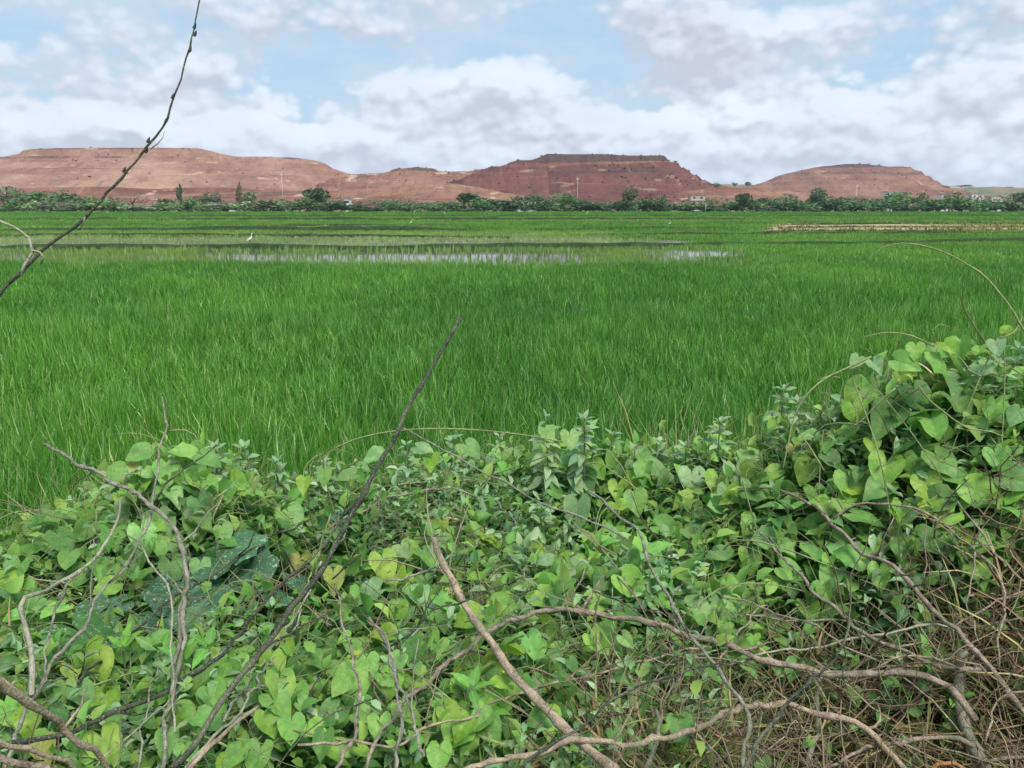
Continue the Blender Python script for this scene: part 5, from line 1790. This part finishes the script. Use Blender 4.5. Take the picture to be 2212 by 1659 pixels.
B, S, T_ = 'branch', 'stick', 'twig'
wand('tall_twig', 'long bent twig rising from the left edge into the sky, forked at its foot', T_, 'bark_dark', 11, 3.5,
     [(-160, 900), (-60, 740), (0, 640), (30, 600), (90, 545), (160, 490), (245, 405), (300, 340), (320, 315), (350, 275), (362, 255), (373, 213), (392, 170), (402, 120), (418, 65), (430, 20), (436, -30)], d=(1.55, 1.7), kink=0.003, sides=8)
TT = bpy.data.objects['tall_twig']
for (w0, w1, pts, nm, mt) in [(8, 5, [(45, 595), (52, 575), (72, 545), (62, 515), (30, 490), (-15, 470)], 'side_shoot', 'bark_pale'), (6, 4, [(72, 540), (86, 545), (92, 556), (88, 572)], 'side_shoot', 'bark_pale'),
                              (3, 1.2, [(325, 322), (342, 310), (352, 296), (356, 282)], 'side_shoot', 'bark_brown'), (4, 2, [(184, 468), (182, 480), (172, 496)], 'side_shoot', 'bark_pale')]:
    wand(nm, None, None, mt, w0, w1, pts, d=(1.56, 1.57), parent=TT, kink=0.002)
# buds along the tall twig
for (u, v) in [(418, 62), (419, 78), (408, 112), (371, 213), (357, 264), (318, 308), (314, 330), (266, 372)]:
    mb = MB(); mb.tube([(0, 0, 0), (0.003, 0, 0.004), (0.006, 0, 0.011)], [0.003, 0.0034, 0.001], 5)
    p = at(u, v, 1.655)
    obj('bud', mb.mesh('bud', M['bark_dark']), TT, p - TT.location)
wand('long_stick', 'long straight dark stick leaning over the rice at the centre', S, 'bark_dark', 17, 8.5,
     [(365, 1665), (415, 1618), (450, 1558), (525, 1453), (600, 1362), (633, 1306), (693, 1236), (735, 1156), (780, 1076), (814, 1009), (847, 956), (884, 876), (940, 782), (997, 683)], d=(1.22, 1.95), twigs=1, kink=0.002, sides=8)
STICKS = [
    ('forked_twig', 'pale-ended twig pointing to the upper left over the rice, forked below', T_, 'bark_grey', 14, 8, [(378, 1665), (372, 1540), (378, 1480), (393, 1382), (400, 1269), (400, 1216), (392, 1176), (377, 1142), (353, 1112), (328, 1091), (287, 1062), (240, 1039), (207, 1019), (97, 962)], dict(d=(1.35, 1.95), twigs=2)),
    ('dark_twig', 'thin twig branching right from the forked twig up to the left mound top', T_, 'bark_dark', 6, 4, [(328, 1091), (340, 1076), (353, 1049), (400, 1012), (467, 961)], dict(d=(1.86, 1.95))),
    ('side_twig', 'thin straight twig slanting up from the forked twig across the left mound', T_, 'bark_grey', 5, 3, [(393, 1172), (443, 1119), (513, 1032)], dict(d=(1.80, 1.95))),
    ('upright_twig', 'upright greyish twig standing out of the left creeper mound', T_, 'bark_grey', 12, 4, [(10, 1665), (20, 1628), (75, 1498), (135, 1408), (187, 1336), (220, 1282), (273, 1216), (300, 1169), (327, 1109), (337, 1026), (348, 959), (357, 905), (352, 860)], dict(d=(1.25, 2.0), twigs=4, thorns=.1)),
    ('short_twig', 'thin pale twig inclined left beside the silvery pumpkin leaves', T_, 'bark_pale', 5, 6, [(277, 1159), (297, 1169), (317, 1202), (337, 1236), (367, 1272), (372, 1309), (370, 1382), (374, 1500), (376, 1580)], dict(d=(1.80, 1.3), kink=.003)),
    ('bent_stick', 'pale knotted stick bent like an elbow at the left', S, 'bark_pale', 6, 15, [(260, 1082), (247, 1142), (217, 1192), (180, 1226), (133, 1256), (100, 1276), (52, 1292), (43, 1312), (53, 1342), (63, 1382), (68, 1440), (70, 1500)], dict(d=(1.78, 1.32), kink=.003, twigs=3, thorns=.15)),
    ('grey_twig', 'thin grey twig curving down right of the elbow-bent stick', T_, 'bark_grey', 6, 6, [(165, 1240), (143, 1269), (113, 1342), (103, 1382), (95, 1450), (85, 1500)], dict(d=(1.7, 1.38), thorns=.1)),
    ('diagonal_stick', 'long dark diagonal stick from the bottom left corner to the long straight stick', S, 'bark_dark', 15, 6, [(-30, 1635), (30, 1608), (190, 1568), (300, 1518), (435, 1448), (507, 1382), (567, 1306), (627, 1246), (700, 1176), (737, 1122), (770, 1070)], dict(d=(1.25, 1.75), twigs=4)),
    ('diagonal_twig', 'dark twig running from the lower left across the pumpkin leaves', T_, 'bark_dark', 8, 5, [(165, 1478), (200, 1440), (267, 1382), (353, 1306), (400, 1276), (467, 1236), (540, 1186), (600, 1152), (667, 1126), (737, 1089)], dict(ofs=.09, twigs=2)),
    ('arched_twig', 'thin arched twig hooking down at the centre of the bank', T_, 'bark_brown', 6, 4, [(690, 1150), (737, 1125), (780, 1106), (830, 1079), (880, 1066), (930, 1059), (977, 1057), (1020, 1067), (1070, 1086), (1097, 1109), (1114, 1136), (1115, 1176), (1108, 1205), (1080, 1225)], dict(ofs=.08)),
    ('thin_cane', 'thin cane with nodes sloping to the right from the long stick', T_, 'bark_grey', 4, 6, [(870, 926), (937, 959), (984, 986), (1057, 1029), (1147, 1072), (1224, 1106), (1304, 1142), (1360, 1165)], dict(d=(2.05, 1.8), thorns=.1)),
    ('broken_stick', 'thick smooth brown stick broken off at its top, slanting to the bottom centre', S, 'bark_tan', 15, 28, [(936, 1162), (945, 1190), (984, 1269), (1014, 1322), (1057, 1383), (1106, 1453), (1166, 1518), (1241, 1593), (1331, 1665)], dict(d=(1.75, 1.28), kink=.0015, sides=10)),
    ('arched_branch', 'long brown branch arching across the lower right half', B, 'bark_brown', 9, 19, [(790, 1665), (820, 1588), (870, 1523), (940, 1458), (1000, 1408), (1070, 1356), (1114, 1336), (1154, 1324), (1220, 1319), (1304, 1329), (1386, 1343), (1476, 1368), (1576, 1398), (1666, 1428), (1776, 1453), (1906, 1455), (1976, 1455), (2046, 1478), (2086, 1523), (2110, 1560)], dict(ofs=.10, twigs=8, thorns=.12, sides=8)),
    ('low_branch', 'tan branch with a bend crossing the bottom of the right half', B, 'bark_tan', 14, 17, [(990, 1665), (1106, 1638), (1166, 1623), (1236, 1598), (1316, 1608), (1416, 1598), (1486, 1583), (1536, 1558), (1596, 1528), (1656, 1526), (1721, 1526), (1771, 1543), (1821, 1550), (1871, 1578), (1906, 1613), (1956, 1655), (1980, 1680)], dict(ofs=.11, twigs=5, thorns=.1, sides=8)),
    ('thorny_branch', 'long thorny branch falling from the upper centre right to the right edge', B, 'bark_brown', 5, 15, [(1585, 1053), (1662, 1055), (1708, 1068), (1758, 1098), (1795, 1125), (1825, 1155), (1858, 1198), (1916, 1208), (1956, 1253), (2001, 1298), (2046, 1343), (2096, 1393), (2146, 1448), (2181, 1498), (2230, 1560)], dict(ofs=.10, twigs=6, thorns=.3, sides=7)),
    ('grey_branch', 'grey brown branch joining the thorny branch from the left in the lower right', B, 'bark_brown', 5, 13, [(1640, 1150), (1716, 1228), (1756, 1273), (1816, 1328), (1886, 1378), (1966, 1413), (2006, 1433), (2066, 1443), (2146, 1448)], dict(ofs=.09, twigs=6, thorns=.2)),
    ('thorny_twig', 'pale thorny twig curving over the right bank and down to the thorny branch', T_, 'bark_tan', 6, 6, [(1800, 1125), (1828, 1098), (1872, 1085), (1922, 1088), (1982, 1102), (2035, 1128), (2072, 1158), (2112, 1195), (2146, 1228), (2166, 1263), (2168, 1308), (2161, 1363), (2156, 1443)], dict(ofs=.10, twigs=4, thorns=.35)),
    ('zigzag_twig', 'zigzag thorny twig at the right edge of the bank', T_, 'bark_tan', 4, 6, [(2070, 1085), (2082, 1102), (2125, 1155), (2148, 1192), (2171, 1213), (2212, 1255), (2250, 1280)], dict(ofs=.10, twigs=3, thorns=.35)),
    ('pale_cane', 'pale cane rising gently rightward through the straw above the arched branch', T_, 'bark_pale', 5, 7, [(1540, 1440), (1620, 1420), (1706, 1405), (1816, 1388), (1896, 1368), (1981, 1353), (2046, 1356), (2090, 1372)], dict(ofs=.07, thorns=.1)),
    ('wavy_branch', 'long wavy yellowish branch from the bottom centre left to the straw', B, 'bark_tan', 7, 6, [(640, 1613), (700, 1608), (790, 1598), (845, 1618), (890, 1593), (950, 1558), (1015, 1548), (1060, 1520), (1106, 1498), (1206, 1478), (1306, 1448), (1386, 1430), (1456, 1408), (1531, 1398)], dict(ofs=.08, twigs=4)),
    ('grey_stick', 'grey stick dropping from the centre right through the crossing of the branches', S, 'bark_grey', 6, 12, [(1270, 1062), (1324, 1102), (1370, 1136), (1390, 1186), (1417, 1242), (1444, 1292), (1476, 1353), (1541, 1433), (1566, 1463), (1596, 1508), (1616, 1568), (1606, 1670)], dict(d=(1.85, 1.3), twigs=5, thorns=.12)),
    ('slim_cane', 'slim dark cane crossing the middle leaves down to the branch crossing', T_, 'bark_dark', 4, 5, [(1040, 1205), (1120, 1189), (1204, 1226), (1270, 1269), (1364, 1316), (1430, 1375), (1530, 1430)], dict(ofs=.10, twigs=2)),
    ('dark_stick', 'dark stick slanting from the right thicket down to the bottom edge', S, 'bark_dark', 6, 12, [(1841, 1340), (1806, 1418), (1776, 1448), (1706, 1518), (1666, 1568), (1616, 1638), (1590, 1675)], dict(d=(1.6, 1.28), twigs=4)),
    ('black_branch', 'blackish branch rising from the bottom centre to the branch crossing', B, 'bark_dark', 9, 5, [(1120, 1670), (1141, 1648), (1226, 1583), (1306, 1528), (1381, 1478), (1456, 1458), (1536, 1438), (1600, 1428)], dict(d=(1.22, 1.5), twigs=4)),
    ('grey_stump', 'thick grey stump standing in the lower right corner', 'stump', 'bark_grey', 26, 32, [(2078, 1405), (2072, 1473), (2076, 1538), (2096, 1598), (2126, 1653), (2150, 1700)], dict(ofs=.05, sides=10, kink=.001)),
    ('curved_stick', 'brown curved stick joining the grey trunk at the bottom right', S, 'bark_brown', 7, 14, [(1776, 1660), (1856, 1623), (1946, 1603), (2016, 1593), (2070, 1600), (2100, 1615)], dict(ofs=.09, twigs=2, thorns=.1)),
    ('short_stick', 'short brown stick at the bottom right corner right of the trunk', S, 'bark_brown', 9, 12, [(2122, 1650), (2160, 1643), (2212, 1638), (2260, 1634)], dict(ofs=.08)),
    ('orange_loop', 'orange brown curved stalk at the bottom edge near the right', S, 'bark_orange', 10, 10, [(2005, 1670), (2030, 1650), (2060, 1648), (2085, 1665)], dict(ofs=.12)),
    ('thick_stick', 'thick blurred brown stick crossing the lower left corner', S, 'bark_tan', 22, 12, [(-40, 1455), (0, 1478), (65, 1518), (110, 1548), (160, 1592), (215, 1640), (250, 1690)], dict(d=(1.0, 1.2), sides=10, twigs=3)),
    ('pink_stick', 'pale pinkish stick lying across the bottom left corner', S, 'bark_tan', 16, 10, [(-30, 1590), (0, 1603), (65, 1623), (165, 1656), (230, 1690)], dict(d=(0.98, 1.1), sides=8)),
    ('corner_stick', 'second pinkish stick under the pale one in the bottom left corner', S, 'bark_brown', 18, 14, [(-30, 1625), (30, 1640), (90, 1655), (140, 1690)], dict(d=(0.95, 1.0), sides=8)),
    ('forked_stick', 'grey forked stick upright at the bottom left of centre', S, 'bark_grey', 9, 5, [(915, 1635), (880, 1518), (850, 1438), (838, 1395), (830, 1373), (800, 1330)], dict(d=(1.25, 1.5), twigs=4)),
    ('grey_stake', 'grey upright stick just left of the forked one at the bottom', S, 'bark_grey', 10, 7, [(858, 1670), (865, 1548), (855, 1470), (845, 1410), (822, 1360)], dict(d=(1.22, 1.5), twigs=2)),
    ('brown_stick', 'slender brown stick left of the forked grey one', S, 'bark_brown', 11, 4, [(730, 1660), (770, 1568), (775, 1498), (760, 1413), (740, 1338), (725, 1260)], dict(d=(1.22, 1.7), twigs=2)),
    ('low_twig', 'dark twig rising rightward across the broken stick', T_, 'bark_dark', 6, 5, [(840, 1400), (880, 1376), (937, 1316), (990, 1302), (1064, 1276), (1144, 1242)], dict(d=(1.5, 1.6), twigs=2)),
    ('straight_twig', 'straight pale twig rising to the right below the low dark twig', T_, 'bark_pale', 5, 5, [(870, 1402), (897, 1366), (940, 1316), (990, 1252)], dict(ofs=.09)),
    ('stub_twig', 'short dark stub ending at the broken stick', T_, 'bark_grey', 6, 8, [(835, 1254), (897, 1242), (954, 1232)], dict(ofs=.08, thorns=.2)),
    ('level_twig', 'thin dark twig lying level left of the broken stick top', T_, 'bark_dark', 5, 4, [(720, 1250), (794, 1189), (870, 1169), (944, 1152)], dict(ofs=.08, twigs=1)),
    ('yellow_stalk', 'yellowish dry stalk beside the long dark stick, uppermost of the bundle', 'stalk', 'vine_stem', 6, 4, [(560, 1440), (600, 1395), (640, 1310), (672, 1240), (690, 1190), (712, 1110)], dict(ofs=.09)),
    ('pale_stalk', 'pale dry stalk in the middle of the bundle by the long stick', 'stalk', 'bark_pale', 7, 5, [(480, 1560), (530, 1480), (580, 1410), (640, 1330), (680, 1250), (700, 1200)], dict(ofs=.10)),
    ('pale_cane', 'pale cane right of the long dark stick reaching the bottom edge', 'stalk', 'bark_pale', 8, 5, [(395, 1660), (470, 1590), (530, 1520), (570, 1450), (610, 1390), (655, 1320)], dict(ofs=.12, twigs=2)),
    ('reddish_stick', 'reddish brown stick parallel to the long stick at the bottom', S, 'bark_tan', 13, 9, [(400, 1665), (450, 1610), (520, 1560), (560, 1530)], dict(d=(1.2, 1.3), sides=8)),
    ('upright_stick', 'dark upright stick beside the forked twig in the lower left', S, 'bark_grey', 12, 9, [(350, 1665), (358, 1560), (378, 1440), (390, 1340), (402, 1240)], dict(d=(1.25, 1.7), twigs=2)),
    ('thin_stick', 'thin grey stick upright near the bottom left', S, 'bark_grey', 6, 4, [(300, 1660), (310, 1560), (330, 1480), (340, 1420)], dict(ofs=.10, twigs=2)),
    ('green_twig', 'thin greenish twig between the upright sticks at the bottom left', T_, 'green_stem', 6, 4, [(255, 1660), (268, 1560), (275, 1510), (285, 1420)], dict(ofs=.12, twigs=2)),
    ('leaning_twig', 'thin leaning twig rising right from the lower left bundle', T_, 'bark_pale', 4, 4, [(205, 1660), (300, 1570), (380, 1500), (440, 1440), (490, 1400)], dict(ofs=.10)),
    ('leaning_twig', 'fine dark twig crossing the large fresh leaf at the bottom', T_, 'bark_dark', 4, 4, [(600, 1660), (660, 1590), (720, 1540), (800, 1510)], dict(ofs=.10, twigs=2)),
    ('stiff_twig', 'stiff brown twig in the straw left of the grey stick', T_, 'bark_brown', 5, 4, [(1420, 1610), (1430, 1540), (1450, 1480), (1490, 1420), (1530, 1330)], dict(ofs=.07, thorns=.2, twigs=3)),
    ('leaning_stick', 'grey stick leaning left in the straw under the bent tan branch', S, 'bark_grey', 13, 10, [(1385, 1670), (1420, 1600), (1425, 1560), (1415, 1530)], dict(ofs=.06, twigs=1)),
    ('straw_stick', 'pale thick stick upright in the straw below the bent tan branch', S, 'bark_grey', 16, 12, [(1745, 1665), (1760, 1600), (1766, 1540), (1770, 1470), (1772, 1440)], dict(ofs=.04)),
    ('tan_twig', 'tan thorny twig above the arched branch at the right', T_, 'bark_tan', 5, 5, [(1895, 1445), (1925, 1425), (1990, 1415), (2060, 1425), (2110, 1442), (2180, 1490)], dict(ofs=.12, thorns=.15)),
    ('right_twig', 'tan twig rising rightward to the right edge through the brown thicket', T_, 'bark_tan', 5, 5, [(2060, 1358), (2100, 1335), (2140, 1305), (2180, 1285), (2230, 1270)], dict(ofs=.08, thorns=.3, twigs=2)),
    ('edge_twig', 'thorny twig at the right edge above the brown thicket', T_, 'bark_tan', 5, 4, [(2110, 1190), (2100, 1240), (2090, 1300), (2105, 1340), (2112, 1390)], dict(ofs=.09, thorns=.35, twigs=2)),
    ('corner_twig', 'curving tan twig low at the right edge beside the trunk', T_, 'bark_tan', 6, 5, [(2128, 1610), (2135, 1560), (2150, 1520), (2190, 1495), (2230, 1490)], dict(ofs=.10, thorns=.25, twigs=2)),
    ('green_cane', 'greenish cane lying level through the thicket at the right', T_, 'green_stem', 5, 6, [(1990, 1345), (2050, 1352), (2110, 1352), (2180, 1342), (2240, 1335)], dict(ofs=.06)),
    ('crossing_twig', 'straight thin twig from the weeds down to the tan branch at the right', T_, 'bark_brown', 5, 5, [(1560, 1290), (1640, 1310), (1740, 1345), (1840, 1400), (1930, 1450), (2010, 1510), (2080, 1590)], dict(ofs=.10, thorns=.15, twigs=3)),
    ('level_branch', 'reddish twig lying level above the arched branch at the centre right', T_, 'bark_brown', 5, 5, [(1590, 1330), (1660, 1335), (1740, 1342), (1830, 1342)], dict(ofs=.07, twigs=2, thorns=.1)),
    ('forked_branch', 'tan twig rising from the branch crossing up to the broad leaf', T_, 'bark_tan', 6, 4, [(1551, 1430), (1580, 1390), (1610, 1350), (1625, 1320), (1660, 1310)], dict(ofs=.08, twigs=2)),
    ('dry_stem', 'wiry dry stem hanging from the broad leaves into the straw', T_, 'bark_brown', 4, 4, [(1340, 1390), (1400, 1420), (1440, 1440), (1500, 1415), (1560, 1400)], dict(ofs=.08, twigs=4)),
    ('wiry_twig', 'wiry twig fanning out in the straw right of the grey stick', T_, 'bark_tan', 4, 3, [(1640, 1640), (1690, 1590), (1720, 1560), (1760, 1590), (1790, 1640)], dict(ofs=.07, twigs=4)),
]
for (nm, lab, cat, mt, w0, w1, pts, kw) in STICKS:
    wand(nm, lab, cat, mt, w0, w1, pts, **kw)

# tendrils of the right-hand creeper
for (w0, w1, pts, d) in [
    (6, 2.5, [(2230, 735), (2207, 706), (2180, 660), (2130, 600), (2080, 565), (2010, 535), (1950, 525), (1905, 535), (1880, 555), (1869, 575)], (1.9, 1.95)),
    (5, 2.5, [(2020, 748), (2008, 742), (1968, 725), (1915, 719), (1868, 727), (1858, 742)], (2.02, 2.05)),
    (6, 4, [(1882, 770), (1825, 798), (1775, 822), (1738, 858), (1718, 895), (1705, 945), (1692, 1012)], (2.0, 1.98)),
    (5, 3, [(1935, 838), (1902, 865), (1865, 905), (1835, 928)], (1.92, 1.95)),
    (5, 4, [(1985, 832), (2008, 865), (2058, 905), (2095, 925), (2142, 932), (2172, 945)], (1.84, 1.82)),
    (5, 3, [(2160, 730), (2190, 718), (2203, 700), (2207, 685)], (1.95, 1.95)),
    (4, 3, [(2020, 740), (2016, 712), (2030, 700), (2050, 706)], (2.0, 2.0)),
    (4, 3, [(1850, 930), (1850, 890), (1845, 870), (1860, 855), (1875, 860)], (1.95, 1.95)),
    (4, 3, [(1768, 820), (1790, 812), (1815, 815)], (2.0, 2.0)),
    (4, 3, [(2120, 812), (2095, 800), (2085, 785), (2070, 770)], (1.85, 1.9)),
    (5, 3, [(1780, 1015), (1745, 960), (1718, 925)], (1.92, 1.95)),
]:
    wand('tendril', None, None, 'vine_stem', w0, w1, pts, d=d, parent=V_RIGHT, kink=0.0015, sides=5)
for (lab, pts) in [
    ('thin yellow green tendril with hooked end above the broken stick', [(1060, 1010), (1060, 1030), (1040, 1055), (1010, 1080), (1005, 1110), (1030, 1135), (1080, 1148), (1140, 1158)]),
    ('yellow green tendril drooping in a loop at the centre', [(1030, 1200), (1033, 1240), (1045, 1260), (1080, 1225), (1130, 1222), (1190, 1230)]),
    ('yellow green tendril hanging in an arc right of centre', [(1217, 1190), (1230, 1215), (1230, 1260), (1222, 1300), (1205, 1325)]),
    ('yellow green tendril curling over the left mound', [(367, 930), (400, 928), (420, 940), (433, 960)]),
    ('thin tendril lying along the bank edge at the centre left', [(737, 1083), (800, 1058), (870, 1045), (950, 1040), (1020, 1036), (1058, 1028)]),
    ('curly tendril at the bank edge above the dip', [(1240, 1010), (1290, 1000), (1340, 1030), (1380, 1060)]),
]:
    wand('tendril', lab, 'tendril', 'vine_stem', 4.5, 3, pts, ofs=0.09, kink=0.0015, sides=5, group='loose creeper tendrils')


# grass tufts at the bank's far edge
def tuft(u, v, y, label, cols, n=60, h=(0.35, 0.65), grp=None, wid=0.006, lean=0.6, z=None):
    r = ray(u, v); p = Vector((0, 0, CAM_Z)) + r * (y / r.y)
    gz_ = float(canopy_z(p.x, p.y)) - 0.1 if z is None else z
    root = empty('grass_tuft', (p.x, p.y, gz_), label, 'grass tuft', grp)
    per = 4
    for k in range(per):
        V, F, T = blade_patch(n // per, 0.10, h[0], h[1], wid, lean, cols, 5, 4000 + int(u) + k)
        obj('blades', mesh_of('blades', V, F, M['straw'], True, T), root)['kind'] = 'stuff'
    return root


tuft(1440, 960, 3.3, 'tuft of dry yellowish grass heads between bank and rice right of centre', [(0.33, 0.34, 0.13), (0.25, 0.30, 0.09), (0.40, 0.37, 0.18)], 72, (0.55, 0.95), lean=0.6, z=1.4)
tuft(1390, 965, 3.2, 'pale green grass tuft left of the dry yellowish one', [(0.16, 0.25, 0.08), (0.24, 0.30, 0.12)], 52, (0.5, 0.75), z=1.45)
tuft(1510, 965, 3.2, 'sparse grey grass tuft at the bank edge right of the dry one', [(0.20, 0.24, 0.12), (0.30, 0.30, 0.17)], 40, (0.5, 0.75), z=1.45)
tuft(1600, 955, 3.1, 'straw-coloured tuft low beside the creeper loop', [(0.33, 0.28, 0.14), (0.24, 0.24, 0.10)], 40, (0.5, 0.75), z=1.45)
